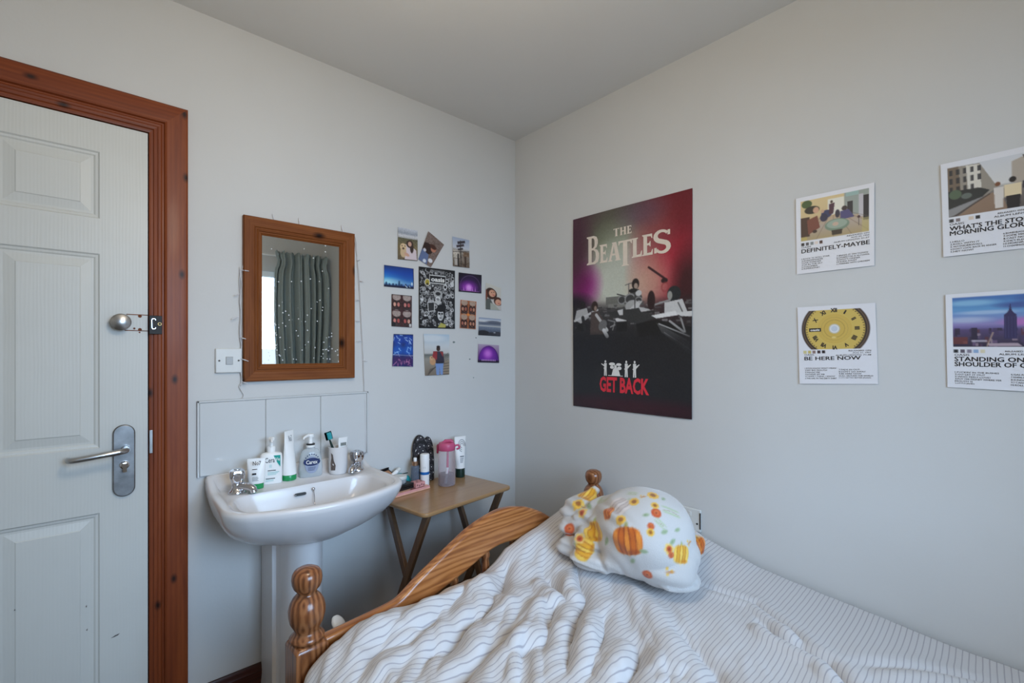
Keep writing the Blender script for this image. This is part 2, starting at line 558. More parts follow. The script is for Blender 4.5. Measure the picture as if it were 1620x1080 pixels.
# door leaf: fine embossed wood grain under the paint
nt = M['door'].node_tree
p = nt.nodes['Principled BSDF']
tc = nt.nodes.new('ShaderNodeTexCoord'); mp = nt.nodes.new('ShaderNodeMapping'); mp.inputs['Scale'].default_value = (1, 1, 0.10)
wv = nt.nodes.new('ShaderNodeTexWave'); wv.wave_type = 'RINGS'; wv.rings_direction = 'Z'
wv.inputs['Scale'].default_value = 38; wv.inputs['Distortion'].default_value = 5; wv.inputs['Detail'].default_value = 2
nt.links.new(tc.outputs['Object'], mp.inputs['Vector']); nt.links.new(mp.outputs['Vector'], wv.inputs['Vector'])
bp = nt.nodes.new('ShaderNodeBump'); bp.inputs['Strength'].default_value = 0.10; bp.inputs['Distance'].default_value = 0.0012
nt.links.new(wv.outputs['Fac'], bp.inputs['Height']); nt.links.new(bp.outputs['Normal'], p.inputs['Normal'])

M['photo'] = printed('photo_print', 0.35)
M['card'] = printed('card_print', 0.5)
M['poster'] = printed('poster_print', 0.38, coat=0.15)
M['blanket'] = printed('pumpkin_fleece', 0.95, sheen=0.4, bump=0.35, bscale=260)
M['pouch'] = printed('ring_pattern_cloth', 0.8)

# ------------------------------------------------------------------ text and flat shapes
_txt = {}


def text_geo(s, bold=0.0):
    """triangles of a text in the unit box: (verts (u, v up), faces, aspect width/height)"""
    k = (s, bold)
    if k in _txt: return _txt[k]
    cu = bpy.data.curves.new('lettering_curve', 'FONT')
    cu.body = s
    cu.resolution_u = 2
    cu.offset = bold
    cu.fill_mode = 'BOTH'
    ob = bpy.data.objects.new('lettering_curve', cu)
    COL.objects.link(ob)
    dg = bpy.context.evaluated_depsgraph_get()
    me = bpy.data.meshes.new_from_object(ob.evaluated_get(dg))
    V = np.array([v.co[:2] for v in me.vertices]).reshape(-1, 2)
    Fc = [tuple(p.vertices) for p in me.polygons]
    bpy.data.objects.remove(ob)
    bpy.data.curves.remove(cu)
    bpy.data.meshes.remove(me)
    lo, hi = V.min(0), V.max(0)
    asp = (hi[0] - lo[0]) / (hi[1] - lo[1])
    V = (V - lo) / (hi - lo)
    _txt[k] = (V, Fc, asp)
    return _txt[k]


def fill_poly(loops):
    """filled 2D polygon with holes -> verts, tris"""
    vs = [Vector((a, b, 0)) for lp in loops for a, b in lp]
    tris = tessellate_polygon([[Vector((a, b, 0)) for a, b in lp] for lp in loops])
    return [(v.x, v.y) for v in vs], [tuple(t) for t in tris]


class Flat:
    """collects flat shapes in sheet coordinates (u right, v down, both 0..1)"""

    def __init__(s):
        s.v = []; s.f = []

    def add(s, vs, fs):
        n = len(s.v)
        s.v += [(float(a), float(b)) for a, b in vs]
        s.f += [tuple(i + n for i in f) for f in fs]
        return s

    def text(s, t, u0, v0, u1, v1, bold=0.0, shear=0.0):
        V, Fc, asp = text_geo(t, bold)
        return s.add([(u0 + (u1 - u0) * (a + shear * b), v1 + (v0 - v1) * b) for a, b in V], Fc)

    def line(s, t, u0, v0, hgt, asp_sheet, wide=1.0, bold=0.0, right=False):
        """cap height hgt, natural width times wide; asp_sheet = sheet width / height"""
        V, Fc, asp = text_geo(t, 0.0)
        w = hgt / asp_sheet * asp * wide
        lim_ = .885 if right else (.945 - u0 if u0 > .4 or hgt > .03 else .50 - u0)
        w = min(w, lim_)
        a0 = u0 - w if right else u0
        e_ = bold * 1.6 * hgt / asp_sheet          # heavier strokes: the letter is laid down more than once, a hair apart
        for dx, dy in (((-1, -.5), (1, -.5), (-1, .5), (1, .5)) if hgt > .03 else ((-.6, 0), (.6, 0))):
            s.add([(a0 + w * a + dx * e_, v0 + hgt * (1 - b) + dy * e_ * asp_sheet) for a, b in V], Fc)
        return s

    def rect(s, u0, v0, u1, v1):
        return s.add([(u0, v0), (u1, v0), (u1, v1), (u0, v1)], [(0, 1, 2, 3)])

    def poly(s, *loops):
        vs, fs = fill_poly(loops)
        return s.add(vs, fs)

    def disc(s, u, v, ru, rv, n=16):
        return s.add([(u + ru * math.cos(2 * PI * k / n), v + rv * math.sin(2 * PI * k / n)) for k in range(n)], [tuple(range(n))])

    def build(s, name, mat, parent, fn):
        me = bpy.data.meshes.new(name)
        me.from_pydata([fn(a, b) for a, b in s.v], [], s.f)
        me.update()
        return link(name, me, mat, parent)


class Canvas:
    """small numpy painter; coordinates 0..1, v down; colours 0..255 sRGB"""

    def __init__(s, w, h, bg):
        s.w, s.h = w, h
        s.im = np.zeros((h, w, 3)) + np.array(bg) / 255.0
        s.U, s.V = np.meshgrid((np.arange(w) + 0.5) / w, (np.arange(h) + 0.5) / h)

    def blend(s, mask, col):
        mask = np.clip(mask, 0, 1)[..., None]
        s.im = s.im * (1 - mask) + mask * (np.array(col) / 255.0)
        return s

    def vgrad(s, stops, u0=0, u1=1, v0=0, v1=1):
        vs = [p for p, c in stops]
        g = np.stack([np.interp((s.V - v0) / (v1 - v0), vs, [c[i] for p, c in stops]) for i in range(3)], -1) / 255.0
        msk = ((s.U >= u0) & (s.U <= u1) & (s.V >= v0) & (s.V <= v1))[..., None]
        s.im = np.where(msk, g, s.im)
        return s

    def ell(s, u, v, ru, rv, col, a=1.0, soft=None, rot=0.0):
        du = (s.U - u) * s.w / s.h
        dv = s.V - v
        c, n = math.cos(rot), math.sin(rot)
        x = (du * c + dv * n) / (ru * s.w / s.h)
        y = (-du * n + dv * c) / rv
        d = np.sqrt(x * x + y * y)
        k = soft if soft is not None else 1.2 / (min(ru * s.w, rv * s.h) + 0.5)
        return s.blend(a * np.clip((1 - d) / max(k, 1e-3) + 0.5, 0, 1), col)

    def ring(s, u, v, ru, rv, t, col, a=1.0):
        d = np.sqrt(((s.U - u) / ru) ** 2 + ((s.V - v) / rv) ** 2)
        return s.blend(a * np.clip((t - abs(d - 1)) / t * 2, 0, 1), col)

    def poly(s, pts, col, a=1.0):
        acc = np.zeros((s.h, s.w))
        for ou, ov in ((-.25, -.25), (.25, -.25), (-.25, .25), (.25, .25)):
            X = s.U + ou / s.w
            Y = s.V + ov / s.h
            ins = np.zeros((s.h, s.w), bool)
            n = len(pts)
            for i in range(n):
                x0, y0 = pts[i]; x1, y1 = pts[(i + 1) % n]
                if y0 == y1: continue
                cr = ((y0 > Y) != (y1 > Y)) & (X < (x1 - x0) * (Y - y0) / (y1 - y0) + x0)
                ins ^= cr
            acc += ins * 0.25
        return s.blend(acc * a, col)

    def rect(s, u0, v0, u1, v1, col, a=1.0):
        return s.poly([(u0, v0), (u1, v0), (u1, v1), (u0, v1)], col, a)

    def line(s, pts, wd, col, a=1.0):
        """width wd as share of the height"""
        asp = s.w / s.h
        for (x0, y0), (x1, y1) in zip(pts[:-1], pts[1:]):
            ax, bx = x0 * asp, x1 * asp
            dx, dy = bx - ax, y1 - y0
            l2 = dx * dx + dy * dy + 1e-12
            t = np.clip(((s.U * asp - ax) * dx + (s.V - y0) * dy) / l2, 0, 1)
            d = np.hypot(s.U * asp - ax - t * dx, s.V - y0 - t * dy)
            s.blend(a * np.clip((wd / 2 - d) * s.h + 0.5, 0, 1), col)
        return s

    def noise(s, amp, n=1, seed=1, mask=None):
        r = np.random.default_rng(seed)
        g = r.random((s.h // n + 2, s.w // n + 2)) - 0.5
        g = np.kron(g, np.ones((n, n)))[:s.h, :s.w, None] * amp
        if mask is not None: g = g * mask[..., None]
        s.im = np.clip(s.im + g, 0, 1)
        return s

    def person(s, u, v, hgt, hair, top, legs, skin=(205, 165, 140), face=True, asp=None):
        """small standing or half figure; v = top of head"""
        k = s.h / s.w
        r = hgt * 0.075
        s.poly([(u - r * 1.7 * k, v + hgt * .17), (u + r * 1.7 * k, v + hgt * .17), (u + r * 1.9 * k, v + hgt * .55), (u - r * 1.9 * k, v + hgt * .55)], top)
        s.ell(u, v + hgt * .19, r * 1.75 * k, r * .7, top)
        s.poly([(u - r * 1.6 * k, v + hgt * .52), (u + r * 1.6 * k, v + hgt * .52), (u + r * 1.3 * k, v + hgt), (u + .1 * r * k, v + hgt), (u, v + hgt * .62), (u - .1 * r * k, v + hgt), (u - r * 1.3 * k, v + hgt)], legs)
        s.ell(u, v + r, r * k, r * 1.15, hair)
        if face: s.ell(u, v + r * 1.25, r * .7 * k, r * .8, skin)
        return s


# ------------------------------------------------------------------ room shell
T = 0.10
XL = -2.75
mb = MB()
mb.box(XL - T, -2.395, 0, T, 0, 2.445).box(-2.395, -1.594, 0, T, 2.004, 2.445).box(-1.594, T, 0, T, 0, 2.445)
tag(mb.build('wall_back', M['wall'], fix=False), 'white painted wall behind the basin, mirror and small table', 'wall', kind='structure')
tag(MB().box(0, T, -DEPTH - T, 0, 0, 2.445).build('wall_right', M['wall']), 'white painted wall beside the bed carrying the large posters', 'wall', kind='structure')
mb = MB()
x0, x1, z0, z1 = WIN
mb.box(XL - T, x0, -DEPTH - T, -DEPTH, 0, 2.445).box(x1, 0, -DEPTH - T, -DEPTH, 0, 2.445)
mb.box(x0, x1, -DEPTH - T, -DEPTH, 0, z0).box(x0, x1, -DEPTH - T, -DEPTH, z1, 2.445)
tag(mb.build('wall_front', M['wall'], fix=False), 'white window wall seen only in the mirror', 'wall', kind='structure')
tag(MB().box(XL - T, XL, -DEPTH, 0, 0, 2.445).build('wall_left', M['wall']), 'white wall left of the door, outside the picture', 'wall', kind='structure')
tag(MB().box(XL - T, T, -DEPTH - T, T, 2.445, 2.545).build('ceiling', M['ceiling']), 'plain pale grey white ceiling', 'ceiling', kind='structure')
tag(MB().box(XL - T, T, -DEPTH - T, T, -0.1, 0).build('floor', M['carpet']), 'grey brown carpeted floor under the bed', 'floor', kind='structure')


def skirting(name, x0, x1, label, axis):
    prof = [(0, 0), (0.018, 0), (0.018, 0.088), (0.0155, 0.094), (0.0155, 0.098), (0.012, 0.104), (0.011, 0.112), (0.006, 0.121), (0, 0.122)]
    mb = MB()
    if axis == 'X':
        mb.prism(prof, x0, x1, lambda a, b, d: (d, -a - 0.0005, b))
    else:
        mb.prism(prof, x0, x1, lambda a, b, d: (-a - 0.0005, d, b))
    mt = M['skirting']
    return tag(mb.build(name, mt, smooth=25), label, 'skirting', kind='structure')


skirting('baseboard_back', -1.505, -0.02, 'dark brown stained skirting board below the basin', 'X')
skirting('baseboard_right', -DEPTH, -0.001, 'dark brown stained skirting board beside the bed', 'Y')

# window: frame, mullion, panes, sill
wr = empty('window_1', (0, -DEPTH - 0.05, 0), label='bright white framed window reflected in the mirror', cat='window', kind='structure')
mb = MB()
fw = 0.05
mb.box(x0, x1, -.03, .03, z0, z0 + fw).box(x0, x1, -.03, .03, z1 - fw, z1).box(x0, x0 + fw, -.03, .03, z0 + fw, z1 - fw)
mb.box(x1 - fw, x1, -.03, .03, z0 + fw, z1 - fw).box(-1.05, -1.0, -.03, .03, z0 + fw, z1 - fw)
mb.build('window_frame', M['white_plastic'], wr, fix=False)
for a, b in ((x0 + fw, -1.05), (-1.0, x1 - fw)):
    MB().box(a, b, -.004, .004, z0 + fw, z1 - fw).build('pane', M['pane'], wr)
MB().box(x0 - .05, x1 + .05, .05, .16, z0 - .03, z0 - .002).build('window_sill', M['white_plastic'], wr, bevel=.006)


# curtain seen in the mirror
def make_curtain():
    root = empty('curtain', (-0.275, -DEPTH + 0.115, 1.0), label='teal grey gathered curtain beside the window, seen in the mirror', cat='curtain')
    n, m_ = 150, 40
    P = np.zeros((m_, n, 3))
    for j in range(m_):
        f = j / (m_ - 1)
        z = 1.19 - f * 1.60
        for i in range(n):
            a = i / (n - 1)
            half = 0.235 + 0.02 * math.sin(f * 5)
            pinch = 1.0 - 0.10 * math.exp(-((f - .06) / .03) ** 2)
            amp = 0.026 + 0.014 * f
            ph = a * 2 * PI * 7.5 + 0.6 * math.sin(f * 4 + a * 5) + 1.3 * math.sin(a * 9)
            P[j, i] = ((a - .5) * 2 * half * pinch, amp * math.sin(ph) + 0.012 * math.sin(ph * 2.3 + 1), z + 0.012 * math.sin(ph * 1.7) * (f < .03))
    o = grid_mesh('drape', P, M['curtain'], root)
    sm = o.modifiers.new('thickness', 'SOLIDIFY'); sm.thickness = 0.003
    return root


make_curtain()
cr_ = empty('curtain_rail', (-1.0, -DEPTH + .045, 2.165), label='white curtain rail above the reflected window', cat='curtain rail')
mb = MB(); mb.tube([(-.95, 0, 0), (.93, 0, 0)], .008)
mb.build('rail', M['white_plastic'], cr_, smooth=40)
for xx in (-.9, .9):
    MB().box(xx - .01, xx + .01, -.044, .006, -.012, .012).build('bracket', M['white_plastic'], cr_)

# unseen ceiling fitting, added to go with the warm fill light
cl = empty('added_ceiling_lamp', (-1.45, -1.75, 2.444), label='bare ceiling lamp fitting added out of view', cat='lamp')
MB().lathe([(.045, 0), (.045, -.02), (.02, -.03), (.004, -.032), (.004, -.17), (.018, -.172), (.018, -.22), (.001, -.222)], 20).build('ceiling_rose', M['white_plastic'], cl, smooth=40)

# ------------------------------------------------------------------ door
XR, XD = -1.614, -2.376     # right and left edge of the leaf
ZT = 1.982


def door_leaf_mesh():
    mb = MB()
    xs = [XD, -2.260, -2.040, -1.955, -1.731, XR]
    zs = [0.006, 0.200, 0.777, 0.977, 1.575, 1.683, 1.889, ZT]
    yf = 0.0
    for i in range(5):
        for j in range(7):
            a, b, c, d = xs[i], xs[i + 1], zs[j], zs[j + 1]
            if i in (1, 3) and j in (1, 3, 5):
                loops = []
                for ins, dep in ((0, 0), (0.004, 0.0045), (0.010, 0.0055), (0.014, 0.0085), (0.020, 0.0085), (0.043, 0.0035), (0.0455, 0.0015)):
                    loops.append([(a + ins, yf + dep, c + ins), (b - ins, yf + dep, c + ins), (b - ins, yf + dep, d - ins), (a + ins, yf + dep, d - ins)])
                mb.rings(loops, cap0=False, cap1=True)
            else:
                mb.add([(a, yf, c), (b, yf, c), (b, yf, d), (a, yf, d)], [(0, 1, 2, 3)])
    # edges and back
    a, b, c, d = XD, XR, zs[0], ZT
    mb.add([(a, yf, c), (b, yf, c), (b, yf, d), (a, yf, d), (a, .04, c), (b, .04, c), (b, .04, d), (a, .04, d)],
           [(0, 4, 5, 1), (1, 5, 6, 2), (2, 6, 7, 3), (3, 7, 4, 0), (7, 6, 5, 4)])
    return mb


door = empty('door_1', (0, 0, 0), label='white moulded panel door with steel lever handle and round latch', cat='door', kind='structure')
mb = door_leaf_mesh()
bm = bmesh.new()
me = bpy.data.meshes.new('door_leaf')
me.from_pydata(mb.v, [], mb.f)
bm.from_mesh(me)
bmesh.ops.remove_doubles(bm, verts=bm.verts, dist=1e-5)
bmesh.ops.recalc_face_normals(bm, faces=bm.faces)
bm.to_mesh(me); bm.free()
link('door_leaf', me, M['door'], door)

# lever handle set
hp = [( -1.6735, .931)]
poly = []
cx, rz, hw = -1.6735, .113, .0275
for k in range(13):
    t = PI * k / 12
    poly.append((cx + hw * math.cos(t), .931 + (rz - hw) + hw * math.sin(t)))
for k in range(13):
    t = PI + PI * k / 12
    poly.append((cx + hw * math.cos(t), .931 - (rz - hw) + hw * math.sin(t)))
hplate = MB().prism(poly, -.0105, -.0005, lambda a, b, d: (a, d, b)).build('handle_plate', M['steel_dark'], door, bevel=.003)
mb = MB()
mb.tube([(cx + .004, -.012, .968), (cx + .004, -.034, .968)], .011, 14)
pts = [(cx + .004, -.03, .968), (cx + .003, -.046, .968), (cx - .003, -.056, .968), (cx - .014, -.060, .967), (cx - .06, -.060, .962), (cx - .108, -.060, .957), (cx - .119, -.058, .9565), (cx - .125, -.050, .956), (cx - .126, -.036, .956)]
mb.tube(pts, [.0088] * 8 + [.0085], 14)
mb.build('lever', M['steel'], hplate, smooth=40)
mb = MB()
Mk = Matrix.Translation((cx + .001, -.0105, .918)) @ Matrix.Rotation(PI / 2, 4, 'X')
mb.lathe([(.0125, 0), (.0125, .004), (.009, .006), (.009, .012), (.0001, .012)], 18, Mk)
mb.box(cx - .004, cx + .006, -.03, -.02, .898, .925)
mb.build('thumb_turn', M['chrome'], hplate, smooth=40)
# round latch knob and rusty marks
Mk = Matrix.Translation((-1.682, 0, 1.366)) @ Matrix.Rotation(PI / 2, 4, 'X')
mb = MB().lathe([(.015, .0), (.015, .012), (.022, .016), (.0255, .024), (.0258, .030), (.022, .0335), (.0001, .035)], 28, Mk)
mb.build('latch_knob', M['steel'], door, smooth=40)
mb = MB()
mb.box(-1.668, XR, -.0009, -.0003, 1.391, 1.3935).box(-1.672, XR, -.0009, -.0003, 1.340, 1.3425)
for x, z, r in ((-1.634, 1.388, .005), (-1.634, 1.345, .005), (-1.648, 1.348, .003), (-1.635, 1.336, .0025)):
    mb.lathe([(r, 0), (r, .0009), (.0001, .0009)], 10, Matrix.Translation((x, 0, z)) @ Matrix.Rotation(PI / 2, 4, 'X'))
mb.build('rust_mark', M['rust'], door)
mb = MB()
for pts in ([(-1.705, .381), (-1.695, .386), (-1.684, .388), (-1.688, .3835), (-1.697, .3815)], [(-1.763, .50), (-1.7605, .505), (-1.7605, .497)], [(-1.762, .428), (-1.7585, .432), (-1.7595, .426)], [(-1.913, .543), (-1.911, .547), (-1.9095, .543)]):
    mb.prism(pts, -.0008, .0006, lambda a, b, d: (a, d, b))
mb.build('scuff_mark', M['scuff'], door)

# door frame: mitred moulded architrave and jamb
fr_ = empty('trim_1', (0, 0, 0), label='reddish brown knotty wooden architrave round the white door', cat='door frame', kind='structure')
PR = [(0.000, 0.020), (0.000, -0.004), (0.006, -0.006), (0.010, -0.006), (0.013, -0.0095), (0.021, -0.0105), (0.024, -0.0125), (0.030, -0.0130), (0.034, -0.0100), (0.038, -0.0100), (0.041, -0.0170),
      (0.046, -0.0195), (0.088, -0.0205), (0.098, -0.0190), (0.1035, -0.0150), (0.1035, 0.0)]
ZF, XF, XG = ZT + .003, XR + .003, XD - .003
PR = [(a, min(b, -0.0004) if a > .02 else b) for a, b in PR]


def arch_side(sgn, x_in):
    mb = MB()
    n = len(PR)
    vs = [(x_in + sgn * a, b, 0.0) for a, b in PR] + [(x_in + sgn * a, b, ZF + a) for a, b in PR]
    fs = [(i, (i + 1) % n, n + (i + 1) % n, n + i) for i in range(n)] + [tuple(range(n)), tuple(range(n, 2 * n))]
    return mb.add(vs, fs)


arch_side(1, XF).build('architrave_upright', M['frame_z'], fr_, smooth=25)
arch_side(-1, XG).build('architrave_upright', M['frame_z'], fr_, smooth=25)
n = len(PR)
vs = [(XG - a, b, ZF + a) for a, b in PR] + [(XF + a, b, ZF + a) for a, b in PR]
MB().add(vs, [(i, (i + 1) % n, n + (i + 1) % n, n + i) for i in range(n)] + [tuple(range(n)), tuple(range(n, 2 * n))]).build('architrave_head', M['frame_x'], fr_, smooth=25)
MB().box(XF + .0005, -1.5945, .021, .099, 0, 2.003).box(-2.3945, XG - .0005, .021, .099, 0, 2.003).box(XG, XF, .021, .099, ZF + .0005, 2.003).box(XG, XF, .045, .099, ZF - .02, ZF).box(XF - .02, XF, .045, .099, 0, ZF - .02).box(XG, XG + .02, .045, .099, 0, ZF - .02).build('jamb', M['frame_z'], fr_, fix=False)
# strike plate with slot and ring
sp_ = MB().box(-1.6115, -1.578, -.017, -.0135, 1.331, 1.391).build('strike_plate', M['black_metal'], fr_, bevel=.001)
mb = MB()
mb.tube([(-1.600 + .005 * math.cos(t), -.019, 1.364 + (.012 if math.sin(t) >= 0 else -.012) + .005 * math.sin(t)) for t in [2 * PI * k / 16 for k in range(17)]], .0012, 6)
mb.build('strike_slot', M['chrome'], sp_, smooth=60)
MB().tube([(-1.5845 + .0045 * math.cos(t), -.019, 1.364 + .0045 * math.sin(t)) for t in [2 * PI * k / 12 for k in range(13)]], .0013, 6).build('strike_ring', M['brass'], sp_, smooth=60)
MB().box(-1.6105, -1.602, -.0115, -.0095, .945, 1.02).build('lock_strike', M['steel'], fr_, bevel=.0008)

# ------------------------------------------------------------------ switch and socket
sw = empty('light_switch', (-1.386, 0, 1.2425), label='white square light switch plate left of the mirror', cat='switch')
MB().box(-.0415, .0415, -.011, -.0008, -.0435, .0435).build('plate', M['switch'], sw, bevel=.003)
MB().box(-.010, .012, -.0145, -.0105, -.014, .014).build('rocker', M['grey_plastic'], sw, bevel=.0015)
for xx in (-.030, .030):
    MB().lathe([(.0032, 0), (.0032, .0015), (.0001, .002)], 10, Matrix.Translation((xx, -.011, 0)) @ Matrix.Rotation(PI / 2, 4, 'X')).build('screw', M['scuff'], sw, smooth=40)
so = empty('wall_socket', (0, -0.995, .622), label='white wall socket half hidden behind the pumpkin blanket', cat='socket')
MB().box(-.011, -.0008, -.073, .073, -.043, .043).build('plate', M['switch'], so, bevel=.003)
MB().box(-.0135, -.0105, -.0745, -.0705, -.030, .032).build('edge_strip', M['black_plastic'], so)
for yy in (-.060, .060):
    MB().lathe([(.0035, 0), (.0035, .0015), (.0001, .002)], 10, Matrix.Translation((-.011, yy, -.012)) @ Matrix.Rotation(-PI / 2, 4, 'Y')).build('screw', M['black_plastic'], so, smooth=40)
for yy in (-.03, .03):
    MB().box(-.0135, -.0105, yy - .006, yy + .006, .012, .03).build('rocker', M['switch'], so, bevel=.001)

# ------------------------------------------------------------------ mirror
MX0, MX1, MZ0, MZ1 = -1.342, -0.928, 1.1655, 1.769
mi = empty('wall_mirror', (MX0, -.001, MZ0), label='wooden framed mirror hanging above the basin', cat='mirror')
w_, h_ = MX1 - MX0, MZ1 - MZ0
MP = [(0.000, 0.0), (0.000, -0.018), (0.003, -0.0215), (0.030, -0.0235), (0.036, -0.0215), (0.039, -0.0180), (0.0425, -0.0180), (0.0455, -0.0210), (0.049, -0.0200), (0.052, -0.0150), (0.0555, -0.0150), (0.060, -0.0110), (0.063, -0.0080), (0.063, 0.0)]
n = len(MP)
FS = [(i, (i + 1) % n, n + (i + 1) % n, n + i) for i in range(n)] + [tuple(range(n)), tuple(range(n, 2 * n))]
MB().add([(a, b, a) for a, b in MP] + [(a, b, h_ - a) for a, b in MP], FS).build('frame_side', M['mirror_z'], mi, smooth=25)
MB().add([(w_ - a, b, a) for a, b in MP] + [(w_ - a, b, h_ - a) for a, b in MP], FS).build('frame_side', M['mirror_z'], mi, smooth=25)
MB().add([(a, b, a) for a, b in MP] + [(w_ - a, b, a) for a, b in MP], FS).build('frame_rail', M['mirror_x'], mi, smooth=25)
MB().add([(a, b, h_ - a) for a, b in MP] + [(w_ - a, b, h_ - a) for a, b in MP], FS).build('frame_rail', M['mirror_x'], mi, smooth=25)
gx, gz = .060, .060
mb = MB().box(0, w_ - 2 * gx, -.002, 0, 0, h_ - 2 * gz)
mb.build('mirror_glass', M['mirror'], mi, loc=(gx, -.006, gz))

# fairy lights round the mirror
fl = empty('fairy_lights', (-1.345, -.008, 1.59), label='thin clear fairy light string draped round the wooden mirror', cat='string lights')


def off3(p, o): return (p[0] - o[0], p[1] - o[1], p[2] - o[2])


def smooth_path(pts, n=6):
    pts = [Vector(p) for p in pts]
    out = []
    for i in range(len(pts) - 1):
        p0 = pts[max(i - 1, 0)]; p1 = pts[i]; p2 = pts[i + 1]; p3 = pts[min(i + 2, len(pts) - 1)]
        for k in range(n):
            t = k / n
            out.append(0.5 * ((2 * p1) + (p2 - p0) * t + (2 * p0 - 5 * p1 + 4 * p2 - p3) * t * t + (3 * p1 - p0 - 3 * p2 + p3) * t ** 3))
    out.append(pts[-1])
    return out


fo = (-1.345, -.008, 1.59)
lw = [(-1.338, 1.600), (-1.344, 1.575), (-1.352, 1.545), (-1.350, 1.47), (-1.349, 1.402), (-1.352, 1.357), (-1.346, 1.311), (-1.353, 1.243), (-1.346, 1.197), (-1.348, 1.162), (-1.353, 1.147), (-1.339, 1.117), (-1.345, 1.101), (-1.323, 1.090)]
MB().tube(smooth_path([off3((x, -.008, z), fo) for x, z in lw]), .0013, 6).build('wire', M['wire'], fl, smooth=60)
lw2 = [(-1.349 + .003 * math.sin(z * 55), z) for z in np.linspace(1.58, 1.15, 16)]
MB().tube(smooth_path([off3((x, -.010, z), fo) for x, z in lw2]), .0013, 6).build('wire', M['wire'], fl, smooth=60)
for rw in ([(-.924, 1.765), (-.916, 1.745), (-.910, 1.64), (-.899, 1.48), (-.888, 1.265), (-.879, 1.048), (-.876, .853)], [(-.926, 1.767), (-.918, 1.72), (-.904, 1.614), (-.893, 1.426), (-.879, 1.156), (-.873, .856), (-.904, .851), (-.927, .836)]):
    MB().tube(smooth_path([off3((x, -.0105 if z < 1.12 and z > .84 else -.004, z), fo) for x, z in rw]), .0011, 6).build('wire', M['wire'], fl, smooth=60)
bl = [((-1.349, -.012, 1.569), (-1.327, -.030, 1.565)), ((-1.353, -.010, 1.482), (-1.371, -.02, 1.475)), ((-1.355, -.01, 1.401), (-1.379, -.02, 1.390)), ((-1.353, -.01, 1.326), (-1.338, -.033, 1.320)),
      ((-1.351, -.01, 1.250), (-1.330, -.034, 1.240)), ((-1.347, -.01, 1.168), (-1.331, -.03, 1.158)),
      ((-.913, -.004, 1.658), (-.903, -.02, 1.664)), ((-.904, -.004, 1.576), (-.887, -.016, 1.574)), ((-.899, -.004, 1.493), (-.921, -.014, 1.493)), ((-.899, -.004, 1.404), (-.921, -.014, 1.405)), ((-.893, -.004, 1.321), (-.916, -.014, 1.318)), ((-.888, -.004, 1.238), (-.869, -.016, 1.235)),
      ((-1.237, -.006, 1.768), (-1.242, -.007, 1.794)), ((-1.144, -.006, 1.768), (-1.148, -.007, 1.797)), ((-.973, -.006, 1.768), (-.979, -.007, 1.799))]
for a, b in bl:
    a = Vector(a); b = Vector(b)
    MB().tube([off3(a, fo), off3(a.lerp(b, .45), fo), off3(a.lerp(b, .5), fo), off3(b, fo)], [.0012, .0015, .0024, .0012], 7).build('bulb', M['bulb'], fl, smooth=60)

# ------------------------------------------------------------------ splashback
sb = empty('splashback', (-1.481, -.0005, .842), label='row of three white glazed tiles edged with trim above the basin', cat='tiles')
MB().box(0, .617, -.005, 0, 0, .262).build('grout', M['grout'], sb)
for a, b in ((.0075, .2125), (.2155, .414), (.417, .6095)):
    MB().box(a, b, -.0095, -.003, .002, .2545).build('tile', M['tile'], sb, bevel=.0018)
mb = MB()
mb.box(0, .0062, -.0115, 0, 0, .262).box(.6108, .617, -.0115, 0, 0, .262).box(0, .617, -.0115, 0, .2558, .262)
mb.build('edge_trim', M['tile'], sb, bevel=.001, fix=False)

# ------------------------------------------------------------------ basin
BX = -1.181


def round_poly(pts, rad, n=7):
    out = []
    m_ = len(pts)
    for i in range(m_):
        p = Vector(pts[i]); a = Vector(pts[i - 1]); b = Vector(pts[(i + 1) % m_])
        r = rad[i]
        if r <= 0:
            out.append(p); continue
        da = (a - p).normalized(); db = (b - p).normalized()
        p0 = p + da * r; p1 = p + db * r
        for k in range(n + 1):
            t = k / n
            out.append(p0 * (1 - t) ** 2 + p * 2 * t * (1 - t) + p1 * t * t)
    return out


BC = Vector((0, -.27))


def star(poly, n=144):
    """sample a star-shaped outline at fixed directions round BC"""
    out = []
    m_ = len(poly)
    for k in range(n):
        t = 2 * PI * k / n
        d = Vector((math.cos(t), math.sin(t)))
        best = None
        for i in range(m_):
            a = poly[i] - BC; b = poly[(i + 1) % m_] - BC
            e_ = b - a
            den = d.x * e_.y - d.y * e_.x
            if abs(den) < 1e-12: continue
            s_ = (a.x * e_.y - a.y * e_.x) / den
            u_ = (a.x * d.y - a.y * d.x) / den
            if s_ > 0 and -1e-6 <= u_ <= 1 + 1e-6: best = s_ if best is None else max(best, s_)
        out.append(BC + d * best)
    return out


def basin_outline(hb, hf, ys, yf, yb=-.002, rb=.02, rf=.07):
    """half width hb at the back, hf at the front shoulder ys, bowed to yf in the middle"""
    pts = [(-hb, yb), (-hf, ys)]
    rad = [rb, rf]
    for k in range(1, 12):
        t = k / 12
        x = -hf + 2 * hf * t
        pts.append((x, ys + (yf - ys) * (1 - (2 * t - 1) ** 2)))
        rad.append(0)
    pts += [(hf, ys), (hb, yb)]
    rad += [rf, rb]
    return round_poly(pts, rad)


def smst(a, b, x):
    t = min(max((x - a) / (b - a), 0), 1)
    return t * t * (3 - 2 * t)


bs = empty('basin', (BX, 0, 0), label='white ceramic pedestal washbasin below the mirror', cat='washbasin')
RZ = .808


def rise(y): return .037 * smst(-.13, -.012, y)


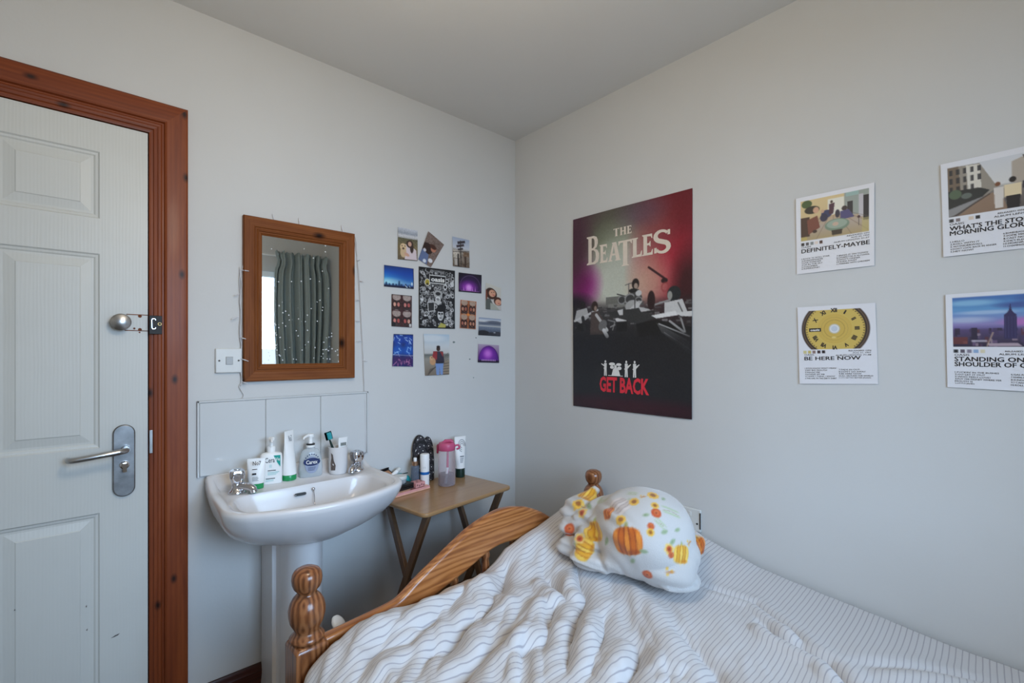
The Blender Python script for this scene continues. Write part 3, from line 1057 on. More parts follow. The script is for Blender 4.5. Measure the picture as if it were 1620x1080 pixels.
rings = []
spec = [(.13, .12, -.22, -.325, .640, -.03), (.17, .160, -.255, -.362, .652, -.02), (.220, .215, -.300, -.402, .676, -.012), (.254, .254, -.335, -.434, .706, -.006), (.268, .273, -.360, -.457, .734, -.004), (.2755, .283, -.377, -.474, .760, -.003), (.278, .2885, -.388, -.485, .782, -.002)]
for hb, hf, ys, yf, z, yb in spec:
    rings.append([(p.x, p.y, z + (rise(p.y) * .6 if z > .70 else 0)) for p in star(basin_outline(hb, hf, ys, yf, yb))])
OUT = star(basin_outline(.279, .290, -.392, -.490))
def scaled(ins):  # outline inset towards the centre
    return [p - (p - BC).normalized() * ins for p in OUT]
for ins, z in ((0, .796), (.0015, .803), (.006, .8075), (.012, RZ), (.022, RZ), (.028, .8065)):
    rings.append([(p.x, p.y, z + rise(p.y)) for p in scaled(ins)])
INN = star(basin_outline(.247, .258, -.385, -.455, -.034, .02, .06))
rings.append([(p.x, p.y, .8000 + rise(p.y) * .25) for p in INN])
INN2 = star(basin_outline(.240, .251, -.38, -.449, -.042, .02, .06))
rings.append([(p.x, p.y, .7975) for p in INN2])
BW = star(basin_outline(.234, .240, -.375, -.440, -.172, .06, .07))
rings.append([(p.x, p.y, .7965) for p in BW])
for f, z in ((.985, .7925), (.965, .784), (.93, .764), (.87, .735), (.76, .706), (.60, .689), (.40, .681), (.20, .678), (.09, .677)):
    rings.append([(BC.x + (p.x - BC.x) * f, (BC.y - .02) + (p.y - BC.y + .02) * f, z) for p in BW])
mb = MB().rings(rings, cap0=True, cap1=True)
mb.build('bowl', M['ceramic'], bs, smooth=60)
# pedestal
pd = []
for k in range(25):
    t = PI + PI * k / 24
    pd.append((.070 * math.cos(t), -.165 + .125 * math.sin(t)))
pd = [(-.085, -.006), (-.085, -.145), (-.073, -.15)] + pd + [(.073, -.15), (.085, -.145), (.085, -.006)]
rg = []
for z, s_ in ((0, 1.12), (.03, 1.08), (.10, 1.0), (.50, .985), (.60, 1.0), (.668, 1.05)):
    rg.append([(x * s_ - .015, y * s_ if y < -.05 else y, z) for x, y in pd])
MB().rings(rg).build('pedestal', M['ceramic'], bs, smooth=40)
# overflow slot, drain, plug chain
def pill(cx, cz, w, h, n=8):
    r = h / 2
    return [(cx + w / 2 - r + r * math.cos(t), cz + r * math.sin(t)) for t in [-PI / 2 + PI * k / n for k in range(n + 1)]] + \
           [(cx - w / 2 + r + r * math.cos(t), cz + r * math.sin(t)) for t in [PI / 2 + PI * k / n for k in range(n + 1)]]
MB().prism(pill(0, 0, .040, .0105), -.001, .004, lambda a, b, d: (a, -d, b)).build('overflow_rim', M['chrome'], bs, loc=(-.018, -.1835, .768), rot=(math.radians(-22), 0, 0))
MB().prism(pill(0, 0, .034, .0065), .0035, .0052, lambda a, b, d: (a, -d, b)).build('overflow_slot', M['black_plastic'], bs, loc=(-.018, -.1835, .768), rot=(math.radians(-22), 0, 0))
mb = MB().lathe([(.0065, 0), (.0065, .003), (.003, .006), (.0001, .0065)], 14, Matrix.Translation((.028, -.1805, .7775)) @ Matrix.Rotation(math.radians(70), 4, 'X'))
mb.build('chain_stay', M['chrome'], bs, smooth=50)
MB().tube(smooth_path([(.028, -.187, .776), (.027, -.196, .755), (.024, -.21, .727), (.018, -.245, .697), (.010, -.28, .688)]), .0014, 6).build('plug_chain', M['chrome'], bs, smooth=60)
MB().lathe([(.019, 0), (.021, .004), (.019, .010), (.004, .011), (.004, .016), (.0001, .017)], 20, Matrix.Translation((0, -.285, .679))).build('plug', M['black_plastic'], bs, smooth=50)


def make_tap(name, x, y, ang, label):
    t = empty(name, (x, y, .7978), ang, label=label, cat='tap', group='basin taps')
    t.scale = (1.08, 1.0, 1.08)
    mb = MB().lathe([(.0265, 0), (.0265, .004), (.023, .008), (.0175, .012), (.0155, .020), (.0150, .030), (.012, .034), (.0001, .035)], 24)
    # spout along local -y
    mb.tube([(0, 0, .018), (0, -.028, .021), (0, -.050, .019), (0, -.061, .014), (0, -.064, .004)], [.0135, .0125, .0118, .0112, .0108], 16)
    mb.build('body', M['chrome'], t, smooth=45)
    rs = []
    for z, r, lob in ((.026, .011, 0), (.030, .0155, .04), (.038, .0200, .10), (.050, .0235, .13), (.062, .0240, .12), (.0695, .0215, .1), (.0725, .015, .05)):
        rs.append([(r * (1 + lob * math.cos(4 * a)) * math.cos(a), r * (1 + lob * math.cos(4 * a)) * math.sin(a), z) for a in [2 * PI * k / 32 for k in range(32)]])
    hd = MB().rings(rs).build('tap_head', M['chrome'], t, smooth=35)
    MB().lathe([(.009, .0722), (.0085, .0742), (.0001, .0748)], 18).build('cap', M['steel'], hd, smooth=50)
    return t


make_tap('tap', -1.383, -.122, math.radians(38), 'chrome pillar tap at the left end of the basin')
make_tap('tap', -.953, -.098, math.radians(-42), 'chrome pillar tap at the right end of the basin, beside the cup')

# ------------------------------------------------------------------ things on the basin
LZ = .7985


def face_text(fl_, root, name, mat, w, z0, z1, y, curve=0.0):
    """flat art in (u, v down) put on a front at local y, optionally wrapped on a cylinder of radius curve"""
    def fn(u, v):
        x = (u - .5) * w
        z = z1 + (z0 - z1) * v
        if curve > 0:
            a = x / curve
            return (curve * math.sin(a), y + curve * (1 - math.cos(a)), z)
        return (x, y, z)
    return fl_.build(name, mat, root, fn)


def squeeze_tube(root, wb, tb, wt, z0, z1, mat, crimp=.012, name='body'):
    """tube: oval at the cap end (z0), flat crimp at the top (z1)"""
    rs = []
    n = 28
    for k in range(9):
        f = k / 8
        a = wb / 2 + (wt / 2 - wb / 2) * f
        b = tb / 2 * (1 - f ** 1.3) + .0012
        rs.append([(a * math.cos(t), b * math.sin(t), z0 + (z1 - z0) * f) for t in [2 * PI * j / n for j in range(n)]])
    rs.append([(wt / 2 * math.cos(t), .0009 * math.sin(t), z1 + crimp) for t in [2 * PI * j / n for j in range(n)]])
    return MB().rings(rs).build(name, mat, root, smooth=50)


def oval(a, b, p_, n=36):
    out = []
    for k in range(n):
        t = 2 * PI * k / n
        c, s_ = math.cos(t), math.sin(t)
        out.append((a * math.copysign(abs(c) ** (2 / p_), c), b * math.copysign(abs(s_) ** (2 / p_), s_)))
    return out


def oval_stack(levels, n=36):
    """levels: (z, half width, half depth, squareness)"""
    return [[(x, y, z) for x, y in oval(a, b, p_, n)] for z, a, b, p_ in levels]


# small cream tube with green cap
r = empty('cream_tube', (-1.322, -.110, LZ), math.radians(-14), 'short white cream tube standing on a green cap beside the left tap', 'tube')
MB().rings(oval_stack([(0, .0225, .0165, 2.2), (.002, .0235, .0175, 2.2), (.018, .0235, .0175, 2.2)])).build('cap', M['green'], r, smooth=40)
rs = oval_stack([(.0185, .0245, .0185, 2.2), (.03, .026, .0185, 2.3), (.06, .0275, .013, 2.4), (.085, .0285, .006, 2.6), (.099, .0285, .0018, 3), (.104, .0285, .0016, 3)])
MB().rings(rs).build('body', M['white_plastic'], r, smooth=50)
face_text(Flat().text('No7', .30, .06, .78, .24, .012), r, 'lettering', M['ink'], .052, .024, .102, -.0193)
fl_ = Flat().rect(.26, .40, .56, .43).rect(.26, .58, .50, .66)
for k in range(4): fl_.rect(.26, .76 + .05 * k, .58 + .05 * (k % 2), .775 + .05 * k)
face_text(fl_, r, 'fine_print', M['ink'], .052, .024, .102, -.0193)
# pump cleanser bottle
r = empty('cleanser_bottle', (-1.264, -.072, LZ), math.radians(-12), 'white pump bottle with a teal corner label between two tubes', 'bottle')
MB().rings(oval_stack([(0, .034, .018, 3.2), (.003, .036, .020, 3.2), (.090, .036, .020, 3.2), (.102, .0355, .0195, 3.0), (.108, .031, .017, 2.6), (.111, .020, .014, 2.2), (.112, .014, .013, 2)])).build('body', M['white_plastic'], r, smooth=45)
pmp = MB().lathe([(.013, .112), (.0135, .130), (.011, .133), (.0055, .134), (.0055, .152), (.010, .153), (.0115, .161), (.009, .1655), (.0001, .166)], 22).build('pump', M['white_plastic'], r, smooth=45)
MB().tube([(0, 0, .160), (0, -.02, .161), (0, -.034, .158), (0, -.037, .152)], [.0055, .005, .0042, .0036], 10).build('spout', M['white_plastic'], pmp, smooth=50)
face_text(Flat().text('Cera', .16, .09, .66, .28, .006), r, 'lettering', M['ink'], .062, .008, .104, -.0204)
fl_ = Flat()
for u0, v0, u1 in ((.30, .56, .72), (.20, .86, .68)): fl_.rect(u0, v0, u1, v0 + .028)
face_text(fl_, r, 'fine_print', M['ink'], .062, .008, .104, -.0204)
fl_ = Flat().poly([(.60, .02), (.96, .02), (.96, .46), (.80, .30)])
face_text(fl_, r, 'label_corner', M['tealprint'], .062, .008, .104, -.0204)
face_text(Flat().text('Ve', .70, .10, .93, .23, .01), r, 'lettering', M['white_ink'], .062, .008, .104, -.0207)
fl_ = Flat()
for k in range(3): fl_.rect(.30, .63 + .045 * k, .90 - .08 * k, .65 + .045 * k)
for k in range(2): fl_.rect(.20, .92 + .04 * k, .60, .935 + .04 * k)
for k in range(3): fl_.rect(.38, .36 + .04 * k, .52, .375 + .04 * k)
face_text(fl_, r, 'fine_print', M['paleline'], .062, .008, .104, -.0204)
# tall tube on green cap
r = empty('cream_tube', (-1.202, -.068, LZ), math.radians(36), 'tall tapering white tube on a green cap between pump bottle and soap', 'tube')
MB().lathe([(.024, 0), (.0255, .003), (.0255, .018), (.024, .020)], 28).build('cap', M['green'], r, smooth=40)
squeeze_tube(r, .050, .048, .050, .0205, .170, M['white_plastic'])
fl_ = Flat().text('No7', .30, .14, .72, .34, .01)
def tfn(u, v):
    z = .180 - .11 * v
    f = (z - .0205) / .15
    return ((u - .5) * .044, -(.024 * max(1 - f ** 1.3, 0) + .0016), z)
fl_.build('lettering', M['greyprint'], r, tfn)
# soap dispenser
r = empty('soap_dispenser', (-1.124, -.068, LZ), math.radians(-9), 'clear hand soap dispenser with navy oval label and white pump', 'bottle')
MB().rings(oval_stack([(0, .038, .021, 2.8), (.004, .041, .024, 2.8), (.03, .0425, .025, 2.7), (.07, .039, .023, 2.6), (.092, .033, .021, 2.4), (.102, .024, .018, 2.2), (.106, .015, .014, 2), (.112, .0145, .0145, 2)])).build('body', M['soap'], r, smooth=50)
MB().lathe([(.0105, .119), (.0155, .1192), (.0158, .124), (.0105, .125)], 22).build('collar_ring', M['black_plastic'], r, smooth=40)
pmp = MB().lathe([(.0155, .111), (.016, .119), (.0105, .121), (.0075, .124), (.0065, .148), (.011, .149), (.0125, .156), (.0110, .161), (.0001, .162)], 22).build('pump', M['white_plastic'], r, smooth=45)
MB().tube([(0, 0, .1555), (-.016, -.016, .1565), (-.028, -.027, .152), (-.030, -.029, .147)], [.0055, .005, .0042, .0036], 10).build('spout', M['white_plastic'], pmp, smooth=50)
fl_ = Flat().disc(.5, .56, .36, .40, 26)
face_text(fl_, r, 'label_disc', M['bluegrey'], .068, .012, .092, -.0256)
fl_ = Flat().disc(.5, .42, .44, .19, 28)
for k in range(9):
    a = PI * (1.12 + .095 * k)
    fl_.disc(.5 + .40 * math.cos(a), .46 + .40 * math.sin(a), .035, .03, 8)
face_text(fl_, r, 'label_oval', M['navy'], .068, .012, .092, -.0260)
face_text(Flat().text('Carex', .20, .33, .80, .52, .02), r, 'lettering', M['white_ink'], .068, .012, .092, -.0264)
fl_ = Flat()
for k in range(3): fl_.rect(.3, .68 + .06 * k, .70 - .03 * k, .70 + .06 * k)
face_text(fl_, r, 'fine_print', M['navy'], .068, .012, .092, -.0260)
# cup with toothbrush and toothpaste
cup = empty('toothbrush_cup', (-1.028, -.094, LZ), 0, 'white ceramic cup with a brown picture holding the toothbrush', 'cup')
MB().lathe([(.030, 0), (.0325, .003), (.0345, .012), (.0355, .104), (.0345, .105), (.0325, .104), (.0315, .01), (.0001, .008)], 36).build('cup_body', M['ceramic'], cup, smooth=45)
m_ = plain('brown_cup_picture', rgb(104, 92, 86), 0.5, noise=.3, nscale=120)
fl_ = Flat().poly([(.3, 0), (.52, .1), (.62, .45), (.8, .7), (.75, .98), (.3, 1.0), (.25, .6), (.35, .3)])
fl_.build('printed_picture', m_, cup, lambda u, v: (-.0362 * math.cos((u - .5) * 1.1 + .62), -.0362 * math.sin((u - .5) * 1.1 + .62), .085 - .068 * v))
tb = empty('toothbrush', (-1.035, -.094, LZ + .012), 0, 'toothbrush with a teal bristle head leaning in the white cup', 'toothbrush', rot=(0, math.radians(-14), 0))
MB().tube([(0.015, 0, 0), (.012, 0, .05), (.006, 0, .105), (.004, 0, .126)], [.005, .006, .0045, .0032], 10).build('handle', M['darkgreen'], tb, smooth=50)
hd = MB().prism(pill(0.004, .141, .016, .030), -.003, .003, lambda a, b, d: (a, d, b)).build('head', M['teal'], tb, bevel=.001)
MB().box(-.004, .012, -.013, -.003, .128, .155).build('bristles', M['teal'], hd, bevel=.001)
t2 = empty('toothbrush', (-1.022, -.088, LZ + .012), 0, 'dark handled toothbrush at the right of the white cup', 'toothbrush', rot=(math.radians(6), math.radians(9), 0))
MB().tube([(0, 0, 0), (0, 0, .06), (.001, 0, .112)], [.0045, .0055, .0040], 10).build('handle', M['teal'], t2, smooth=50)
tp = empty('toothpaste_tube', (-1.022, -.100, LZ + .010), math.radians(20), 'white toothpaste tube with teal bars standing in the cup', 'tube', rot=(math.radians(4), math.radians(3), math.radians(20)))
squeeze_tube(tp, .028, .022, .044, .006, .122, M['white_plastic'], .008)
fl_ = Flat()
for k in range(5): fl_.rect(.18 + .14 * k, .36, .27 + .14 * k, .60)
for k in range(4): fl_.rect(.2 + .16 * k, .72, .3 + .16 * k, .9)
fl_.build('label', M['darkgreen'], tp, lambda u, v: ((u - .5) * .040, -(.0125 - .0115 * ((.128 - .05 * v) / .122)) - .0015, .128 - .05 * v))

# ------------------------------------------------------------------ folding table
TZ = .672
tb_ = empty('folding_table', (-.612, -.206, 0), math.radians(7.6), 'small oak veneered folding tray table between basin and bed', 'table')
poly = round_poly([(-.25, -.183), (.25, -.183), (.25, .183), (-.25, .183)], [.03] * 4, 5)
MB().prism([(p.x, p.y) for p in poly], TZ - .016, TZ, lambda a, b, d: (a, b, d)).build('tabletop', M['oak'], tb_, bevel=.005, seg=3)


def leg_bar(p, q, w, t):
    p = Vector(p); q = Vector(q)
    d = (q - p).normalized()
    sx = Vector((1, 0, 0))
    n_ = d.cross(sx).normalized()
    vs = []
    for c in (p, q):
        for a, b in ((-1, -1), (1, -1), (1, 1), (-1, 1)):
            vs.append(c + sx * (a * t / 2) + n_ * (b * w / 2))
    return MB().add(vs, [(0, 1, 2, 3), (7, 6, 5, 4), (0, 4, 5, 1), (1, 5, 6, 2), (2, 6, 7, 3), (3, 7, 4, 0)])


for sx, inn in ((-1, 0), (1, 0)):
    x = sx * .208
    leg_bar((x, -.150, TZ - .017), (x, .150, .004), .030, .018).build('leg', M['oak_leg'], tb_, bevel=.003)
    x = sx * .186
    leg_bar((x, .145, TZ - .017), (x, -.160, .004), .030, .018).build('leg', M['oak_leg'], tb_, bevel=.003)
MB().box(-.177, .177, .10, .118, .155, .185).build('stretcher', M['oak_leg'], tb_, bevel=.003)
MB().box(-.199, .199, .118, .136, TZ - .046, TZ - .018).build('support_bar', M['oak'], tb_, bevel=.003)
MB().box(-.04, .06, -.125, -.085, TZ - .034, TZ - .0165).build('clip_block', M['oak'], tb_, bevel=.002)
MB().box(.19, .235, -.125, -.105, TZ - .026, TZ - .0165).build('end_block', M['oak'], tb_, bevel=.002)

# things on the table (placed in world metres, tabletop at TZ)
TT = TZ + .0005
# black pouch with lobed top and ring print, leaning on the wall
pr = empty('padded_pouch', (-.600, -.036, TT), math.radians(0), 'black padded two lobed pouch with white ring print leaning on the wall', 'pouch', rot=(math.radians(-7), 0, 0))
n, m_ = 64, 44
cv = Canvas(n * 3, m_ * 4, (22, 21, 24))
rr = np.random.default_rng(4)
cen = []
for row in range(7):
    for c in range(6):
        u = (c + .5 * (row % 2)) / 5.0 + rr.normal(0, .015)
        v = (row + .4) / 6.6 + rr.normal(0, .012)
        k = .052 if (row + c) % 2 == 0 else .034
        asp = (m_ * 4) / (n * 3.0)
        cv.ring(u, v, k * 2.0, k * 1.05, .14, (92, 88, 96), .8)
        cv.ring(u, v, k * 1.3, k * .68, .16, (84, 80, 88), .7)
        cv.ell(u, v, .024, .013, (236, 234, 232))
hgt, wid = .222, .132
mbv = []
H2, W2 = m_ * 4, n * 3


def lobed_top(a):
    """height share of the padded outline at a in -1..1: a tall round lobe on the left, a lower one on the right"""
    t = 0.0
    for c_, w, top_, h_ in ((-.26, .74, 1.0, .40), (.52, .48, .94, .30)):
        q = (a - c_) / w
        if abs(q) <= 1.0: t = max(t, top_ - h_ * (1 - math.sqrt(max(1 - q * q, 0))))
    return t


wid, hgt = .112, .218
P = np.zeros((H2, W2, 3))
for j in range(H2):
    v = 1 - j / (H2 - 1)
    for i in range(W2):
        a = i / (W2 - 1) * 2 - 1
        x = a * .5 * wid * (.84 + .16 * math.sin(min(v, .7) / .7 * PI / 2))
        z = hgt * v * lobed_top(a)
        th = .019 * math.sqrt(max(1 - a ** 4, 0)) * math.sqrt(max(1 - (2 * v - 1) ** 6, 0))
        P[j, i] = (x, -th, z)
front = grid_mesh('front_face', P, M['pouch'], pr, cv.im)
P2 = P.copy(); P2[..., 1] *= -.6
P2 = P2[:, ::-1]
grid_mesh('back_face', P2[::4, ::4], M['black_plastic'], pr)

# spray bottle
r = empty('spray_bottle', (-.668, -.066, TT), 0, 'slim clear grey spray bottle with rose gold collar before the black pouch', 'bottle')
MB().lathe([(.017, 0), (.019, .003), (.019, .088), (.0175, .092), (.0120, .094)], 26).build('body', M['spray'], r, smooth=45)
MB().lathe([(.0145, .0935), (.0145, .110), (.008, .111)], 24).build('collar', M['rosegold'], r, smooth=40)
MB().lathe([(.0075, .111), (.0078, .124), (.006, .127), (.0001, .1275)], 18).build('nozzle', M['white_plastic'], r, smooth=45)
# deodorant with blue band
r = empty('deodorant_bottle', (-.638, -.098, TT), 0, 'white cylinder bottle with a blue band left of the pink drinks bottle', 'bottle')
MB().lathe([(.019, 0), (.0205, .002), (.0205, .141), (.0195, .144), (.017, .1455), (.0001, .146)], 30).build('body', M['white_plastic'], r, smooth=45)
MB().lathe([(.0207, .055), (.0208, .0555), (.0208, .0665), (.0207, .067)], 30).build('band', M['blueprint'], r, smooth=45)
fl_ = Flat()
for k in range(3): fl_.rect(.45, .42 + .08 * k, .7, .45 + .08 * k)
fl_.build('fine_print', M['greyprint'], r, lambda u, v: (.0209 * math.sin((u - .9) * 1.9), -.0209 * math.cos((u - .9) * 1.9), .105 - .035 * v))
# drinks bottle
r = empty('drinks_bottle', (-.552, -.145, TT), math.radians(-38), 'clear drinks bottle with pink lid and straw, part full of water', 'bottle')
r.scale = (1.24, 1.24, 1.05)
MB().lathe([(.028, 0), (.0305, .002), (.0315, .008), (.0315, .142), (.030, .150), (.027, .155)], 36).build('body', M['frosted'], r, smooth=45)
MB().lathe([(.0285, .006), (.0292, .008), (.0292, .049), (.0001, .0495)], 32).build('water', M['water'], r, smooth=45)
lid = MB().lathe([(.0295, .150), (.0310, .152), (.0310, .172), (.0285, .180), (.0265, .183), (.0001, .184)], 36).build('lid', M['pink'], r, smooth=40)
MB().tube([(-.012, 0, .181), (-.004, 0, .189), (.016, 0, .190), (.022, 0, .184)], [.007, .0075, .007, .006], 12).build('spout', M['pink'], lid, smooth=50)
mb = MB()
mb.tube(smooth_path([(-.031, 0, .165), (-.039, 0, .171), (-.042, 0, .150), (-.034, 0, .118)]), .0045, 8)
MB().box(-.036, -.029, -.013, .013, .138, .175).build('strap', M['darkred'], lid, bevel=.003)
mb = MB().tube(smooth_path([(.029, -.004, .168), (.042, -.004, .172), (.046, -.004, .160), (.036, -.004, .154)]), .004, 8)
mb.build('carry_loop', M['pink'], lid, smooth=50)
MB().tube([(.004, 0, .150), (.003, 0, .060), (-.004, -.006, .008)], .0042, 12).build('straw', M['pink'], r, smooth=50)
MB().tube([(.003, 0, .075), (-.004, -.006, .008)], .0048, 12).build('straw_tip', M['bulb'], r, smooth=50)
# white tube with dark green cap
r = empty('cream_tube', (-.424, -.070, TT), math.radians(-10), 'white tube with grey swirls on a dark green cap behind the pink lidded bottle', 'tube')
MB().lathe([(.022, 0), (.023, .003), (.023, .040), (.021, .042)], 26).build('cap', M['darkgreen'], r, smooth=40)
squeeze_tube(r, .046, .040, .060, .0425, .184, M['white_plastic'], .010)
fl_ = Flat()
for k in range(3):
    rr_ = .16 + .11 * k
    ou = [(.62 + rr_ * math.cos(t), .28 + rr_ * .62 * math.sin(t)) for t in [PI * .55 + PI * 1.5 * j / 18 for j in range(19)]]
    inn_ = [(.62 + (rr_ - .035) * math.cos(t), .28 + (rr_ - .035) * .62 * math.sin(t)) for t in [PI * .55 + PI * 1.5 * j / 18 for j in range(19)]]
    for j in range(18): fl_.add([ou[j], ou[j + 1], inn_[j + 1], inn_[j]], [(0, 1, 2, 3)])
fl_.rect(.35, .66, .75, .70)
for k in range(4): fl_.rect(.35, .74 + .05 * k, .70 - .03 * k, .76 + .05 * k)
fl_.build('printed_swirl', M['greyprint'], r, lambda u, v: ((u - .5) * .052, -(.0205 * (1 - max((.185 - .125 * v - .0425) / .1415, 0) ** 1.3) + .0018), .185 - .125 * v))
# pink palette box with triangles, small boxes, compacts, jar, pouch
r = empty('palette_box', (-.742, -.108, TT), math.radians(8), 'flat pink and peach palette box with a dark triangle at the table edge', 'box')
MB().box(-.098, .098, -.048, .048, 0, .014).build('box_body', M['pinkcard'], r, bevel=.0012)
fl_ = Flat().poly([(.02, .55), (.60, .55), (.98, .58), (.98, .98), (.02, .98)])
fl_.build('peach_panel', M['peach'], r, lambda u, v: (-.098 + .196 * u, .048 - .096 * v, .0144))
Flat().poly([(.46, .98), (.66, .50), (.86, .98)]).build('printed_triangle', M['mauve'], r, lambda u, v: (-.098 + .196 * u, .048 - .096 * v, .0148))
MB().box(-.0975, .0975, -.0486, -.0482, .001, .006).build('edge_stripe', M['peach'], r)
r = empty('small_carton', (-.690, -.122, TT + .0155), math.radians(10), 'small pink patterned carton lying on the palette box beside the deodorant', 'box')
MB().box(-.026, .026, -.022, .022, 0, .020).build('carton_body', M['pinkcard'], r, bevel=.001)
fl_ = Flat()
for k in range(4): fl_.disc(.15 + .23 * k, .3 + .3 * (k % 2), .09, .16, 10)
fl_.build('printed_pattern', M['mauve'], r, lambda u, v: (-.026 + .052 * u, .022 - .044 * v, .0204))
fl_ = Flat()
for k in range(4): fl_.rect(.08 + .23 * k, .25 + .2 * (k % 2), .22 + .23 * k, .65 + .2 * (k % 2))
fl_.build('printed_pattern', M['mauve'], r, lambda u, v: (-.026 + .052 * u, -.0224, .020 - .020 * v))
r = empty('black_compact', (-.757, -.108, TT + .0155), math.radians(9), 'black square make-up compact under the clear jar', 'compact')
MB().box(-.042, .042, -.032, .032, 0, .010).build('compact_base', M['black_plastic'], r, bevel=.0015)
MB().box(-.042, .042, -.032, .032, .0108, .021).build('compact_lid', M['black_plastic'], r, bevel=.0015)
r = empty('cream_jar', (-.764, -.104, TT + .0155 + .0222), 0, 'low clear jar with white lid on the black compact', 'jar')
MB().lathe([(.022, 0), (.026, .004), (.027, .018), (.0265, .020), (.0255, .020), (.025, .006), (.0001, .005)], 30).build('jar_body', M['clear'], r, smooth=45)
MB().lathe([(.0285, .0205), (.029, .022), (.029, .031), (.0275, .033), (.0001, .0335)], 30).build('lid', M['switch'], r, smooth=45)
r = empty('teal_pouch', (-.742, -.026, TT), math.radians(4), 'teal zipped pouch lying at the back of the table behind the jar', 'pouch')
P = np.zeros((24, 40, 3))
for j in range(24):
    for i in range(40):
        a, b = i / 39 * 2 - 1, j / 23 * 2 - 1
        th = .052 * max((1 - a ** 4) * (1 - b ** 4), 0) ** .5 * (1 + .10 * math.sin(7 * a + 3 * b))
        P[j, i] = (a * .074, b * -.020, th + .001)
grid_mesh('pouch_body', P, M['teal'], r)
MB().box(-.073, .073, -.019, .019, 0, .002).build('pouch_base', M['teal'], r)
MB().box(-.062, .062, -.0025, .0025, .0515, .0545).build('zip', M['darkgreen'], r)
r = empty('open_compact', (-.806, -.042, TT + .060), math.radians(6), 'open dark compact with tan powder on the teal pouch', 'compact', rot=(math.radians(24), math.radians(-4), math.radians(12)))
MB().box(-.045, .045, -.030, .030, 0, .008).build('compact_base', M['black_plastic'], r, bevel=.0015)
MB().box(-.036, .038, -.0285, .022, .0078, .0088).build('powder', M['tan'], r)
MB().box(-.045, .045, .0285, .033, .004, .016).build('compact_lid', M['black_plastic'], r, bevel=.001)
r = empty('lip_balm_tube', (-.752, -.040, TT + .068), math.radians(-8), 'small white tube lying across the teal pouch', 'tube', rot=(0, math.radians(-28), math.radians(14)))
MB().tube([(-.028, 0, 0), (.010, 0, 0)], .0095, 16).build('body', M['white_plastic'], r, smooth=45)
MB().tube([(.0105, 0, 0), (.028, 0, 0)], [.0095, .009], 16).build('cap', M['switch'], r, smooth=45)

# ------------------------------------------------------------------ papers on the walls


def paper(name, label, cat, group, wall, cor, cv, mat, wob=0.0015, seed=1, arts=(), thick=0.0006):
    """cor: TL, TR, BR, BL as (along wall, z); arts: (part name, Flat, material)"""
    TL, TR, BR, BL = [np.array(c, float) for c in cor]
    ce = (TL + TR + BR + BL) / 4
    base = (ce[0], -.001, ce[1]) if wall == 'A' else (-.001, ce[0], ce[1])
    root = empty(name, base, label=label, cat=cat, group=group)
    rg_ = np.random.default_rng(seed)
    ph = rg_.random(6) * 6.28

    def lift(u, v):
        e = np.minimum(np.minimum(u, 1 - u), np.minimum(v, 1 - v))
        return .0015 + wob * (1 + np.sin(3.1 * u + ph[0] + 2 * v) * np.sin(2.7 * v + ph[1])) * .7 + wob * .8 * np.exp(-e * 9) * (1 + np.sin(5 * u + 4 * v + ph[2]))

    def fn(u, v, extra=0.0):
        p = (TL * (1 - u) + TR * u) * (1 - v) + (BL * (1 - u) + BR * u) * v
        d = float(lift(u, v)) + extra
        if wall == 'A': return (p[0] - ce[0], -d, p[1] - ce[1])
        return (-d, p[0] - ce[0], p[1] - ce[1])
    U, V = np.meshgrid(np.linspace(0, 1, cv.w), np.linspace(0, 1, cv.h))
    pp = (TL * (1 - U[..., None]) + TR * U[..., None]) * (1 - V[..., None]) + (BL * (1 - U[..., None]) + BR * U[..., None]) * V[..., None]
    D = lift(U, V)
    if wall == 'A': P = np.stack([pp[..., 0] - ce[0], -D, pp[..., 1] - ce[1]], -1)
    else: P = np.stack([-D, pp[..., 0] - ce[0], pp[..., 1] - ce[1]], -1)
    grid_mesh('printed_sheet', P, mat, root, cv.im)
    for nm, fl_, mt in arts:
        fl_.build(nm, mt, root, lambda u, v: fn(u, v, .0006))
    return root


G1 = 'photos pinned beside the corner'
W9 = (238, 238, 236)


def photo(key, label, cor, cv, seed, name='photo_print', arts=(), wob=.0008):
    return paper(name, label, 'photo', G1, 'A', cor, cv, M['photo'], wob, seed, arts)


# woman with pale dog in a field
c = Canvas(48, 68, (120, 104, 76)).vgrad([(0, (198, 202, 210)), (.16, (150, 156, 166)), (.24, (206, 206, 208)), (.31, (170, 170, 168)), (.32, (92, 88, 66)), (.6, (120, 104, 70)), (1, (96, 82, 62))]).noise(.10, 2, 3)
c.poly([(.40, .50), (.70, .55), (.92, .66), (.96, .97), (.34, .97)], (214, 198, 202)).ell(.60, .48, .17, .12, (52, 34, 28)).ell(.70, .60, .09, .16, (52, 34, 28)).ell(.60, .48, .09, .075, (206, 160, 138))
c.ell(.28, .60, .16, .12, (216, 188, 148)).ell(.28, .76, .15, .16, (204, 176, 138)).ell(.22, .56, .025, .018, (40, 30, 26)).ell(.36, .56, .025, .018, (40, 30, 26)).ell(.28, .64, .05, .03, (70, 50, 42)).ell(.45, .82, .14, .05, (206, 160, 138), rot=.4)
photo('p1', 'photo of a woman in white holding a pale dog in a field', [(-.72, 1.839), (-.619, 1.839), (-.619, 1.698), (-.72, 1.693)], c, 1)
c = Canvas(44, 64, (118, 100, 92)).noise(.14, 2, 5)
c.ell(.30, .50, .34, .17, (46, 28, 24)).ell(.62, .40, .16, .10, (180, 120, 96)).ell(.55, .34, .2, .07, (70, 38, 28)).poly([(0, .62), (.5, .66), (.66, .98), (0, 1)], (96, 112, 150)).ell(.75, .80, .15, .07, (220, 220, 224)).ell(.42, .92, .12, .06, (210, 214, 222)).ell(.18, .60, .1, .05, (200, 200, 208))
